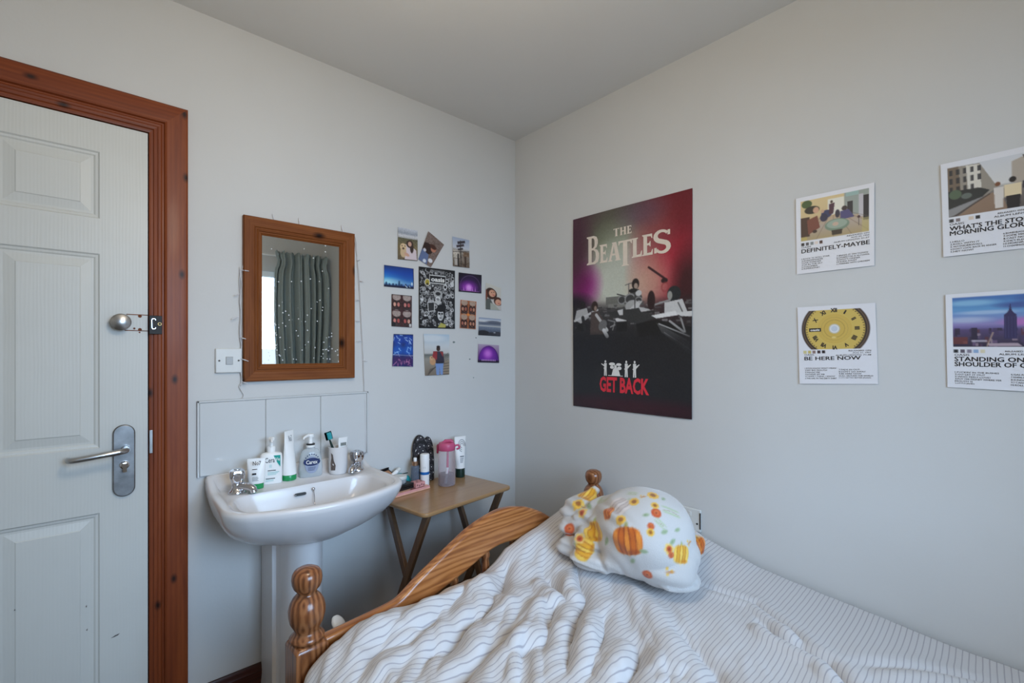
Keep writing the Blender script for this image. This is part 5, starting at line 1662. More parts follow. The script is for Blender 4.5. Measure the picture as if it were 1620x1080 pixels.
# second card: gold clock face disc
c = Canvas(132, 156, PAP)
mask = ((c.V > .055) & (c.V < .555))
def clip_ell(ru, rv, col, u=.49, v=.30):
    d = np.sqrt(((c.U - u) / ru) ** 2 + ((c.V - v) / rv) ** 2)
    c.blend(np.clip((1 - d) * 30 + .5, 0, 1) * mask, col)
clip_ell(.435, .365, (58, 44, 40)); clip_ell(.415, .348, (110, 92, 74)); clip_ell(.402, .337, (44, 34, 32)); clip_ell(.380, .318, (206, 178, 92))
clip_ell(.23, .195, (212, 186, 100)); clip_ell(.225, .190, (204, 172, 84))
for k in range(60):
    a = 2 * PI * k / 60
    u, v = .49 + .365 * math.sin(a), .30 - .305 * math.cos(a)
    if .065 < v < .545: c.ell(u, v, .008, .006, (60, 46, 36))
c.ring(.49, .30, .13, .11, .05, (150, 124, 60), .5).ell(.49, .30, .072, .062, (196, 192, 176)).ell(.49, .30, .058, .050, (226, 226, 226)).ell(.49, .30, .044, .038, (196, 204, 214)).ell(.48, .41, .03, .012, (230, 210, 140), .7)
c.ring(.49, .30, .17, .145, .03, (170, 146, 80), .5)
sw(c, .572, [(206, 196, 140), (200, 184, 110), (140, 116, 110), (60, 44, 48), (40, 32, 36)])
num = Flat()
for k, t in enumerate(('XII', 'I', 'II', 'III', 'IIII', 'V', 'VI', 'VII', 'VIII', '', 'X', 'XI')):
    if not t: continue
    a = 2 * PI * k / 12
    V_, F_, asp_ = text_geo(t, .045)
    hh = .060
    ww = min(hh * asp_ * .75, .075) if t != 'I' else .018
    cu_, cv_ = .49 + .285 * math.sin(a), .30 - .238 * math.cos(a)
    pts = []
    for x, y in V_:
        lx, ly = (x - .5) * ww * 1.15, (y - .5) * hh
        pts.append((cu_ + (lx * math.cos(a) + ly * math.sin(a)), cv_ - (ly * math.cos(a) - lx * math.sin(a)) * .86))
    num.add(pts, F_)
num.rect(.155, .283, .315, .328)
c_logo = Flat().text('oasis', .172, .293, .298, .319, .03)
L2 = [('OASIS', .08, .615, .020, 1.5, .01, False), ('BE HERE NOW', .08, .650, .046, 1.42, .020, False),
      ('RELEASED ON', .93, .575, .017, 1.5, .01, True), ('AUG 21, 1997', .93, .602, .017, 1.5, .01, True), ('ALBUM LENGTH: 71:38', .93, .629, .017, 1.5, .01, True)]
for k, t in enumerate(("1.D'YOU KNOW WHAT I MEAN?", '2.MY BIG MOUTH', '3.MAGIC PIE', '4.STAND BY ME', '5.I HOPE, I THINK, I KNOW', '6.THE GIRL IN THE DIRTY SHIRT')): L2.append((t, .08, .792 + .026 * k, .017, 1.32, .01, False))
for k, t in enumerate(('7.FADE IN-OUT', "8.DON'T GO AWAY", '9.BE HERE NOW', '10.ALL AROUND THE WORLD', "11.IT'S GETTIN' BETTER (MAN!!)")): L2.append((t, .53, .812 + .026 * k, .017, 1.32, .01, False))
card('white card with a gold Roman numeral clock disc, lower left of four', [(-1.398, 1.421), (-1.606, 1.420), (-1.613, 1.177), (-1.405, 1.168)], c, None, L2, 52, [('clock_numerals', num, M['ink']), ('logo_lettering', c_logo, M['white_ink'])])

# third card: street with two walkers
c = Canvas(120, 142, PAP)
q0, q1 = .06, .585
c.vgrad([(0, (206, 208, 212)), (.5, (214, 212, 208)), (.6, (120, 114, 110)), (1, (92, 84, 80))], p0, p1, q0, q1)
c.poly([(pu(0), pv(0)), (pu(.34), pv(.02)), (pu(.52), pv(.56)), (pu(.36), pv(.70)), (pu(0), pv(.74))], (150, 142, 130)).poly([(pu(.20), pv(.02)), (pu(.34), pv(.04)), (pu(.36), pv(.55)), (pu(.22), pv(.55))], (214, 208, 196)).poly([(pu(0), pv(0)), (pu(.12), pv(0)), (pu(.14), pv(.5)), (pu(0), pv(.5))], (116, 100, 84))
for k in range(14): c.rect(pu(.02 + .075 * (k % 5)), pv(.06 + .17 * (k // 5)), pu(.055 + .075 * (k % 5)), pv(.17 + .17 * (k // 5)), (46, 46, 50), .85)
c.poly([(pu(0), pv(.48)), (pu(.34), pv(.50)), (pu(.44), pv(.58)), (pu(.36), pv(.70)), (pu(0), pv(.86))], (44, 46, 46)).ell(pu(.08), pv(.56), .06, .05, (84, 100, 78)).ell(pu(.2), pv(.62), .05, .03, (120, 130, 120), .7)
c.poly([(pu(.66), pv(.12)), (pu(.78), pv(.06)), (pu(.80), pv(.60)), (pu(.66), pv(.52))], (176, 164, 150)).poly([(pu(.78), pv(0)), (pu(1), pv(0)), (pu(1), pv(.70)), (pu(.78), pv(.60))], (206, 204, 196)).poly([(pu(.76), pv(.04)), (pu(1), pv(-.02)), (pu(1), pv(.05)), (pu(.78), pv(.12))], (70, 62, 56))
for k in range(6): c.rect(pu(.80 + .07 * (k % 3)), pv(.14 + .22 * (k // 3)), pu(.835 + .07 * (k % 3)), pv(.28 + .22 * (k // 3)), (52, 52, 56), .85)
c.rect(pu(.76), pv(.52), pu(1), pv(.66), (46, 46, 54), .9).poly([(pu(.10), pv(1)), (pu(.42), pv(.66)), (pu(.54), pv(.62)), (pu(.62), pv(1))], (150, 120, 96), .8).line([(pu(.08), pv(.98)), (pu(.44), pv(.66))], .008, (60, 46, 40)).poly([(pu(0), pv(.84)), (pu(.38), pv(.68)), (pu(.08), pv(.96)), (pu(0), pv(1))], (150, 150, 150), .8)
c.ell(pu(.52), pv(.50), .024, .022, (120, 76, 50)).poly([(pu(.48), pv(.56)), (pu(.58), pv(.56)), (pu(.57), pv(.96)), (pu(.49), pv(.96))], (214, 206, 198))
c.ell(pu(.665), pv(.46), .030, .028, (30, 24, 24)).poly([(pu(.58), pv(.54)), (pu(.75), pv(.54)), (pu(.75), pv(.78)), (pu(.58), pv(.78))], (226, 206, 168)).poly([(pu(.60), pv(.76)), (pu(.74), pv(.76)), (pu(.73), pv(1.0)), (pu(.61), pv(1.0))], (34, 30, 32))
c.rect(0, 0, 1, q0, PAP).rect(0, q1, 1, 1, PAP).rect(0, 0, p0, 1, PAP).rect(p1, 0, 1, 1, PAP)
sw(c, .605, [(50, 50, 52), (130, 118, 118), None, (214, 196, 178), (44, 44, 46)])
L3 = [('OASIS', .07, .652, .022, 1.45, .01, False), ("WHAT'S THE STORY", .07, .684, .046, 1.10, .020, False), ('MORNING GLORY', .07, .737, .046, 1.12, .020, False), ('ALBUM LENGTH: 50:06', .94, .640, .018, 1.5, .01, True), ('RELEASED ON OCT 2, 1995', .94, .612, .018, 1.35, .01, True)]
for k, t in enumerate(('1.HELLO', '2.ROLL WITH IT', '3.WONDERWALL', "4.DON'T LOOK BACK IN ANGER", '5.HEY NOW!')): L3.append((t, .07, .842 + .026 * k, .017, 1.35, .01, False))
for k, t in enumerate(('6.BONEHEADS BANK HOLIDAY', '7.SOME MIGHT SAY', '8.CAST NO SHADOW', "9.SHE'S ELECTRIC", '10.MORNING GLORY', '11.CHAMPAGNE SUPERNOVA')): L3.append((t, .56, .822 + .026 * k, .017, 1.25, .01, False))
card('white card with a street and two walkers, upper right of four', [(-1.751, 1.790), (-1.961, 1.790), (-1.961, 1.533), (-1.757, 1.534)], c, None, L3, 53)

# fourth card: dusk skyline with tower
c = Canvas(120, 142, PAP)
q0, q1 = .045, .565
c.vgrad([(0, (70, 110, 170)), (.25, (96, 150, 196)), (.42, (120, 140, 190)), (.55, (140, 130, 180)), (.62, (110, 100, 150)), (.66, (84, 70, 110)), (1, (44, 36, 56))], p0, p1, q0, q1)
c.ell(pu(.2), pv(.12), .22, .03, (150, 196, 220), .7, .8).ell(pu(.7), pv(.2), .2, .03, (60, 70, 130), .7, .8).ell(pu(.35), pv(.32), .25, .02, (176, 196, 220), .7, .8).ell(pu(.75), pv(.52), .2, .04, (186, 110, 180), .8, .9).ell(pu(.9), pv(.08), .2, .04, (60, 76, 140), .7, .8).ell(pu(.15), pv(.46), .2, .03, (190, 200, 216), .6, .9)
rr = np.random.default_rng(61)
for k in range(60):
    u = rr.uniform(0, 1); v = .62 + .36 * rr.random() ** 1.5; h = rr.uniform(.04, .14); w = rr.uniform(.02, .06)
    col = ((70, 56, 90), (50, 40, 60), (110, 90, 120), (150, 130, 140), (90, 50, 60))[rr.integers(0, 5)]
    c.rect(pu(u), pv(v), pu(min(u + w, 1)), pv(min(v + h, 1)), col, .85)
c.poly([(pu(.53), pv(.84)), (pu(.53), pv(.38)), (pu(.555), pv(.35)), (pu(.575), pv(.30)), (pu(.59), pv(.16)), (pu(.605), pv(.30)), (pu(.625), pv(.35)), (pu(.65), pv(.38)), (pu(.66), pv(.84))], (50, 44, 84))
for k in range(4): c.line([(pu(.545 + .03 * k), pv(.42)), (pu(.545 + .03 * k), pv(.82))], .004, (86, 80, 126), .7)
c.rect(pu(.2), pv(.62), pu(.26), pv(.86), (44, 36, 60)).rect(pu(.76), pv(.66), pu(.82), pv(.80), (196, 180, 190), .8).poly([(pu(.36), pv(.93)), (pu(.66), pv(.92)), (pu(.70), pv(.98)), (pu(.38), pv(.98))], (170, 150, 160)).line([(pu(.42), pv(.72)), (pu(.36), pv(.98))], .012, (200, 170, 140), .7).rect(pu(0), pv(.8), pu(.16), pv(.94), (110, 52, 48), .8).rect(pu(.2), pv(.86), pu(.36), pv(.90), (196, 190, 196), .7)
c.rect(0, 0, 1, q0, PAP).rect(0, q1, 1, 1, PAP).rect(0, 0, p0, 1, PAP).rect(p1, 0, 1, 1, PAP)
sw(c, .592, [(36, 38, 44), (92, 84, 96), (130, 124, 140), (140, 166, 200), (216, 206, 176)])
L4 = [('OASIS', .075, .638, .022, 1.45, .01, False), ('STANDING ON THE', .075, .670, .046, 1.16, .020, False), ('SHOULDER OF GIANTS', .075, .724, .046, 1.10, .020, False), ('ALBUM LENGTH: 47:54', .94, .630, .018, 1.5, .01, True), ('RELEASED ON FEB 28, 2000', .94, .602, .018, 1.3, .01, True)]
for k, t in enumerate(("1.FUCKIN' IN THE BUSHES", '2.GO LET IT OUT', '3.WHO FEELS LOVE?', '4.PUT YER MONEY WHERE YER', 'MOUTH IS', '5.LITTLE JAMES')): L4.append((t, .075, .825 + .024 * k, .016, 1.35, .01, False))
for k, t in enumerate(('6.GAS PANIC!', "7.WHERE DID IT ALL GO WRONG?", '8.SUNDAY MORNING CALL', '9.I CAN SEE A LIAR', '10.ROLL IT OVER')): L4.append((t, .58, .832 + .026 * k, .016, 1.15, .01, False))
card('white card with a dusk skyline and tall tower, lower right of four', [(-1.761, 1.430), (-1.971, 1.430), (-1.971, 1.172), (-1.765, 1.176)], c, None, L4, 54)

# lumps of putty left on the wall
for k, (x, z, r_) in enumerate(((-.412, 1.323, .006), (-.314, 1.238, .004), (-.290, 1.143, .0025), (-.274, 1.348, .003))):
    t = MB().lathe([(r_, -.0002), (r_ * .9, .002), (r_ * .4, .0032), (.0001, .0034)], 9, Matrix.Rotation(PI / 2, 4, 'X'), sx=1.2, sy=.8).build('putty_lump', M['putty'], None, smooth=60, loc=(x, -.0005, z))
    tag(t, ('largest grey putty lump, right of the jacket photo', 'small grey putty lump left of the purple dome photo', 'tiny grey putty speck lowest on the wall below the photos', 'tiny grey putty speck above the seashore photo edge')[k], 'putty', 'putty lumps left on the wall')

# ------------------------------------------------------------------ bed
BO = Vector((-1.35, -.71, 0))
BA = math.radians(2.956)
BW_ = 1.2216
bed = empty('bed', BO, BA, 'honey pine bed with arched board and turned posts beside the right wall', 'bed')
# local: x = across (s), y = -l (towards the camera is negative)


def post_profile(dz):
    return [(.030, .555), (.040, .560), (.0415, .566), (.036, .572), (.030, .578), (.0285, .583), (.033, .592), (.0395, .604), (.0430, .620), (.0435, .634), (.040, .649), (.033, .662), (.0255, .670), (.0225, .675), (.0250, .680), (.031, .687), (.0350, .698), (.0362, .708), (.0345, .720), (.029, .729), (.018, .735), (.0001, .737)]


for x, dz in ((0.0, 0.0), (BW_, .028)):
    hb = .0395
    pst = MB()
    sq = lambda s_, z: [(x - s_, -s_, z), (x + s_, -s_, z), (x + s_, s_, z), (x - s_, s_, z)]
    pst.rings([sq(hb, 0), sq(hb, .548 + dz), sq(hb - .006, .556 + dz)])
    po_ = pst.build('post', M['pine_z'], bed, bevel=.004)
    MB().lathe([(a, b + dz) for a, b in post_profile(dz)], 32, Matrix.Translation((x, 0, 0))).build('finial', M['pine_z'], po_, smooth=60)
top = [(.035, .548), (.15, .553), (.23, .558), (.265, .567), (.31, .594), (.36, .620), (.403, .641), (.46, .669), (.516, .694), (.58, .713), (.643, .7235), (.69, .7235), (.74, .716), (.80, .700), (.87, .668), (.93, .630), (.99, .596), (1.03, .570), (1.07, .559), (1.186, .553)]
low = [(1.186, .45), (1.05, .475), (.97, .53), (.88, .562), (.80, .583), (.72, .600), (.655, .606), (.59, .595), (.503, .565), (.43, .545), (.356, .520), (.25, .475), (.035, .45)]
top = [(p.x, p.y) for p in smooth_path([(a, b, 0) for a, b in top], 3)]
low = [(p.x, p.y) for p in smooth_path([(a, b, 0) for a, b in low], 3)]
mb = MB().prism(top + low, -.017, .017, lambda a, b, d: (a, d, b))
mb.build('arched_board', M['pine_x'], bed, bevel=.010, seg=3)
for s_ in (.19, .325, .46, .595, .73, .865, 1.0):
    zt = float(np.interp(s_, [p[0] for p in reversed(low)], [p[1] for p in reversed(low)])) + .006
    pr_ = [(.010, .285), (.012, .30), (.016, .32), (.012, .335), (.014, .38), (.017, .43), (.014, zt - .045), (.011, zt - .03), (.016, zt - .018), (.013, zt)]
    MB().lathe(pr_, 16, Matrix.Translation((s_, 0, 0))).build('spindle', M['pine_z'], bed, smooth=50)
MB().box(.038, BW_ - .038, -.014, .014, .20, .29).build('bottom_rail', M['pine_x'], bed, bevel=.004)
MB().box(.005, .030, -2.0, -.040, .24, .38).build('side_rail', M['pine_x'], bed, bevel=.004)
MB().box(BW_ - .030, BW_ - .005, -2.0, -.040, .24, .38).build('side_rail', M['pine_x'], bed, bevel=.004)
for x in (0.0, BW_):
    MB().box(x - .0395, x + .0395, -2.075, -1.998, 0, .36).build('end_leg', M['pine_z'], bed, bevel=.004)
for k in range(10):
    MB().box(.031, BW_ - .031, -.22 - .19 * k, -.13 - .19 * k, .255, .272).build('slat', M['oak'], bed)
mt_ = empty('mattress', BO, BA, 'pale mattress lying in the pine bed under the duvet', 'mattress')
MB().box(.034, BW_ - .034, -1.98, -.03, .273, .455).build('mattress_body', M['mattress'], mt_, bevel=.03, seg=4)

# pillow under the duvet, its corner showing at the board
pw = empty('pillow', BO + Matrix.Rotation(BA, 3, 'Z') @ Vector((.95, -.15, .465)), BA, 'pale grey green pillow corner showing under the arched board', 'pillow')
P = np.zeros((30, 40, 3))
for j in range(30):
    for i in range(40):
        a, b = i / 39 * 2 - 1, j / 29 * 2 - 1
        P[j, i] = (a * .255, b * -.105, .115 * max((1 - a ** 4) * (1 - b ** 4), 0) ** .45 + .002)
o = grid_mesh('pillow_body', P, M['pillow'], pw)
Q_ = P.copy(); Q_[..., 2] = .001 - .0015 * (P[..., 2] > .01)
grid_mesh('pillow_underside', Q_[:, ::-1], M['pillow'], pw)


# duvet: a sheet on a cloth grid, wrinkled, spilling over the left side and on to the wall
def vnoise(x, y, seed):
    r_ = np.random.default_rng(seed)
    T_ = r_.random((64, 64))
    xi = np.floor(x).astype(int); yi = np.floor(y).astype(int)
    fx = x - xi; fy = y - yi
    fx = fx * fx * (3 - 2 * fx); fy = fy * fy * (3 - 2 * fy)
    g_ = lambda a, b: T_[a % 64, b % 64]
    return (g_(xi, yi) * (1 - fx) + g_(xi + 1, yi) * fx) * (1 - fy) + (g_(xi, yi + 1) * (1 - fx) + g_(xi + 1, yi + 1) * fx) * fy


def seg_dist(x, y, pts):
    """signed distance to a polyline and the share along it"""
    best = np.full(x.shape, 9.0); sg = np.zeros(x.shape); al = np.zeros(x.shape)
    n_ = len(pts) - 1
    for i in range(n_):
        (x0_, y0_), (x1_, y1_) = pts[i], pts[i + 1]
        dx, dy = x1_ - x0_, y1_ - y0_
        t = np.clip(((x - x0_) * dx + (y - y0_) * dy) / (dx * dx + dy * dy), 0, 1)
        ex, ey = x - x0_ - t * dx, y - y0_ - t * dy
        d = np.hypot(ex, ey)
        s_ = np.sign(dx * ey - dy * ex)
        k = d < best
        best = np.where(k, d, best); sg = np.where(k, s_, sg); al = np.where(k, (i + t) / n_, al)
    return best * sg, al


CREASES = [  # polyline in bed metres (across, along), depth, width
    ([(.671, .394), (.59, .451), (.49, .50), (.396, .54)], .020, .020),
    ([(.613, .55), (.53, .583), (.439, .599)], .022, .018),
    ([(.681, .173), (.654, .25), (.619, .313)], .024, .020),
    ([(.942, .735), (.908, .781), (.873, .904), (.80, .966)], .020, .016),
    ([(1.026, .536), (1.046, .683), (.965, .80), (.911, .854)], .012, .013),
    ([(.493, .027), (.356, .08), (.282, .115), (.212, .11)], .016, .018),
    ([(.636, .035), (.508, .141)], .026, .022),
    ([(.604, .279), (.505, .342), (.401, .411)], .020, .022),
    ([(.434, .159), (.266, .203), (.191, .201)], .016, .02),
    ([(.377, .276), (.263, .308), (.174, .327)], .018, .02),
    ([(.068, .113), (.235, .072)], .010, .02),
    ([(.807, .192), (.679, .327), (.486, .423), (.365, .502)], .022, .022),
    ([(.905, .948), (1.052, 1.077), (1.139, 1.196)], .008, .02),
    ([(.44, .376), (.346, .355)], .014, .018),
    ([(.032, .14), (.136, .111), (.258, .158)], .010, .02),
    ([(.55, .06), (.47, .15), (.33, .19)], .014, .02),
    ([(.28, .42), (.16, .47), (.05, .50)], .016, .025),
    ([(.74, .60), (.66, .72), (.52, .80)], .014, .025),
]
RIDGE = ([(.846, .338), (.767, .494), (.624, .627), (.558, .666)], .022, .035)


def make_duvet():
    ns, nl = 330, 420
    s = np.linspace(-.36, 1.46, ns)
    l = np.linspace(.0, 1.55, nl)
    Sg, Lg = np.meshgrid(s, l)            # cloth coordinates
    # the left 0.3 m hangs down the side
    X = Sg.copy()
    Y = Lg.copy()
    B0 = .525 + .004 * np.cos(Lg * 4)
    # raised over the pillow near the board, then sinking towards the wall
    B0 += .125 * np.exp(-(np.maximum(np.abs(Sg - 1.04) - .06, 0) / .20) ** 2) * np.exp(-(np.maximum(Lg - .08, 0) / .20) ** 2)
    edge_z = np.interp(Sg, [-.1, .075, .13, .22, .30, .37, .48, .574, .66, .74, .825, .99, 1.15, 1.3], [.556, .562, .568, .566, .556, .546, .552, .548, .602, .622, .638, .676, .66, .60])
    be = np.clip(1 - Lg / .16, 0, 1); be = be * be * (3 - 2 * be)
    B0 = B0 * (1 - be) + edge_z * be
    wallz = np.interp(Lg, [.3, .47, .62, .8, .95, 1.1, 1.25, 1.6], [.60, .555, .520, .502, .490, .475, .472, .465])
    k = np.clip((Sg - .90) / .34, 0, 1); k = k * k * (3 - 2 * k)
    kk = k * np.clip((Lg - .12) / .2, 0, 1)
    B0 = B0 * (1 - kk) + wallz * kk
    # left edge rounds off and hangs
    R_ = .09
    hang = np.clip(.055 - Sg, 0, None)
    th = np.clip(hang / R_, 0, PI / 2 * .96)
    over = np.clip(hang - R_ * PI / 2 * .96, 0, None)
    X = np.where(hang > 0, .055 - R_ * np.sin(th) - over * .05, Sg)
    drop = np.where(hang > 0, R_ * (1 - np.cos(th)) + over, 0)
    # wrinkles
    left = np.clip((.95 - Sg) / .45, 0.0, 1)
    near = np.clip(1.3 - Lg, .25, 1)
    wx = Sg + .05 * (vnoise(Sg * 5, Lg * 5, 3) - .5); wy = Lg + .05 * (vnoise(Sg * 5, Lg * 5, 4) - .5)
    ang_ = math.radians(58)
    a_ = wx * math.cos(ang_) + wy * math.sin(ang_); b_ = -wx * math.sin(ang_) + wy * math.cos(ang_)
    r1 = 1 - np.abs(2 * vnoise(a_ * 13 + 7, b_ * 4.2 + 3, 5) - 1)
    r2 = 1 - np.abs(2 * vnoise(a_ * 25 + 1, b_ * 9 + 9, 6) - 1)
    r3 = vnoise(wx * 4, wy * 4, 8) - .5
    D = left * (.016 * (r1 ** 2.4 - .3) + .0085 * (r2 ** 2.4 - .3) + .022 * r3) * near
    b2_ = wx * math.cos(2.4) + wy * math.sin(2.4); a2_ = -wx * math.sin(2.4) + wy * math.cos(2.4)
    r4 = 1 - np.abs(2 * vnoise(a2_ * 15 + 2, b2_ * 5 + 8, 15) - 1)
    r5 = 1 - np.abs(2 * vnoise(wx * 11 + 20, wy * 14 + 5, 16) - 1)
    D += left * near * (.014 * (r4 ** 3.5 - .25) + .008 * (r5 ** 3 - .28))
    D += (1 - left) * (.006 * r3 + .0022 * (r2 - .5) * near)
    for pts, dep, wid in CREASES:
        d, al = seg_dist(Sg, Lg, pts)
        env = np.clip(np.minimum(al, 1 - al) * 5 + .15, 0, 1)
        D += env * dep * (-np.exp(-(d / wid) ** 2) + .75 * np.exp(-((d - wid * 1.9) / (wid * 1.3)) ** 2) + .35 * np.exp(-((d + wid * 2.2) / (wid * 1.6)) ** 2))
    d, al = seg_dist(Sg, Lg, RIDGE[0])
    D += RIDGE[1] * np.exp(-(d / RIDGE[2]) ** 2) * np.clip(np.minimum(al, 1 - al) * 5 + .2, 0, 1)
    for _ in range(2):
        Q = np.pad(D, 1, mode='edge')
        D = (Q[1:-1, 1:-1] * 2 + Q[:-2, 1:-1] + Q[2:, 1:-1] + Q[1:-1, :-2] + Q[1:-1, 2:]) / 6
    # sideways shift of the cloth with the folds, so the stripes bend
    gx, gy = np.gradient(D, l, s)[1], np.gradient(D, l, s)[0]
    X = X - .008 * np.tanh(gx) * np.clip((Sg - .05) / .1, 0, 1)
    Y = Y - .008 * np.tanh(gy)
    hs = np.clip(hang / .10, 0, 1)
    Z = B0 - drop + D * (1 - hs) * np.clip(Lg / .06, .35, 1)
    X = X - hs * (D * .9 + .012 * np.sin(Lg * 23 + 2 * np.sin(Lg * 9)) * np.clip((hang - .06) / .1, 0, 1))
    # board edge: cloth tucks down against the board
    tuck = np.clip((.055 - Lg) / .055, 0, 1)
    Z -= .012 * tuck ** 2
    # tucked along the board, and swung clear of the left post
    cl = np.clip((.13 - Sg) / .11, 0, 1); cl = cl * cl * (3 - 2 * cl)
    Y = np.maximum(Y, .0) + .026 + .032 * cl
    # keep inside the wall: world x = BO.x + X cos + Y sin
    xw = BO.x + X * math.cos(BA) + Y * math.sin(BA)
    lim = -.016
    ex = np.clip(xw - lim, 0, None)
    X = X - ex
    Z = Z - ex * .9
    P = np.stack([X, -Y, Z], -1)
    uv = np.stack([Sg, Lg + .10 * D], -1)
    root = empty('duvet', BO, BA, 'rumpled white duvet with thin grey pinstripes spread over the bed', 'duvet')
    o = grid_mesh('duvet_cover', P, M['duvet'], root, uv=uv)
    sd = o.modifiers.new('thickness', 'SOLIDIFY'); sd.thickness = .004; sd.offset = -1
    return o


make_duvet()


# ------------------------------------------------------------------ pumpkin fleece bundle
BCN = Vector((-.415, -1.065, .675))
AX = Vector((.743, -.669, 0)); AY = Vector((.669, .743, 0)); AZ = Vector((0, 0, 1))


def lump_mesh():
    """overlapping folds fused into one skin by voxel remeshing; local axes: x right, y away, z up (as placed)"""
    bm = bmesh.new()

    def blob(c, r, rot=(0, 0, 0), amp=.06, fr=3.0, seed=1, flat=0.0):
        res = bmesh.ops.create_icosphere(bm, subdivisions=5, radius=1.0)
        Mr = Euler(rot).to_matrix()
        ph = seed * 1.7
        for v in res['verts']:
            p = v.co.copy()
            k = 1 + amp * math.sin(fr * p.x + ph) * math.sin(fr * .9 * p.y + 1.3 * ph) + amp * .6 * math.sin(fr * 2.1 * p.z + 2 * p.x + ph)
            q = Vector((p.x * r[0], p.y * r[1], p.z * r[2])) * k
            q = Mr @ q + Vector(c)
            if q.z < -.118: q.z = -.118 + (q.z + .118) * .12
            v.co = q
    # main body, then the folded end, flaps and tail
    blob((.012, .00, .010), (.168, .165, .138), (0, .26, 0), .035, 2.6, 1)
    blob((.068, -.04, -.040), (.098, .115, .090), (0, .30, .2), .05, 3, 2)
    blob((.045, -.085, -.055), (.100, .080, .068), (0, .10, -.1), .05, 3, 9)
    blob((-.135, .07, .050), (.080, .045, .040), (0, -.40, .15), .07, 4, 3)
    blob((-.112, .015, .066), (.066, .022, .026), (0, -.62, .05), .06, 4, 4)
    blob((-.150, .02, .012), (.062, .034, .020), (.2, -.30, .1), .08, 4, 5)
    blob((-.158, .01, -.030), (.060, .045, .026), (.1, .10, .1), .08, 4, 15)
    blob((-.150, -.01, -.078), (.085, .052, .030), (0, .16, 0), .08, 4, 6)
    blob((-.095, -.05, -.050), (.042, .046, .052), (0, .3, .2), .06, 4, 7)
    blob((-.178, .120, .052), (.070, .050, .042), (0, -.35, .1), .07, 4, 16)
    blob((-.198, .090, .000), (.060, .046, .034), (0, -.1, .1), .07, 4, 17)
    blob((-.205, .060, -.060), (.062, .046, .036), (0, .15, .1), .07, 4, 18)
    blob((-.165, .135, .085), (.060, .020, .018), (0, -.45, .05), .06, 4, 19)
    blob((.203, .085, -.068), (.038, .040, .048), (0, .2, 0), .06, 3, 20)
    blob((.168, .03, -.070), (.034, .036, .046), (0, .2, 0), .06, 3, 8)
    blob((.125, -.075, -.100), (.040, .045, .030), (0, .5, 0), .06, 3, 10)
    blob((-.02, .10, -.04), (.15, .10, .08), (0, 0, 0), .05, 3, 11)
    blob((.085, -.115, -.108), (.070, .030, .014), (0, .1, .25), .08, 5, 12)
    me = bpy.data.meshes.new('fleece_raw')
    bm.to_mesh(me); bm.free()
    ob = bpy.data.objects.new('fleece_raw', me)
    COL.objects.link(ob)
    rm = ob.modifiers.new('skin', 'REMESH'); rm.mode = 'VOXEL'; rm.voxel_size = .0042
    sm = ob.modifiers.new('soft', 'SMOOTH'); sm.factor = .5; sm.iterations = 2
    dg = bpy.context.evaluated_depsgraph_get()
    out = bpy.data.meshes.new_from_object(ob.evaluated_get(dg))
    bpy.data.objects.remove(ob)
    bpy.data.meshes.remove(me)
    return out


MOTIFS = []  # filled below: (kind, x, y, z local centre, size, turn)


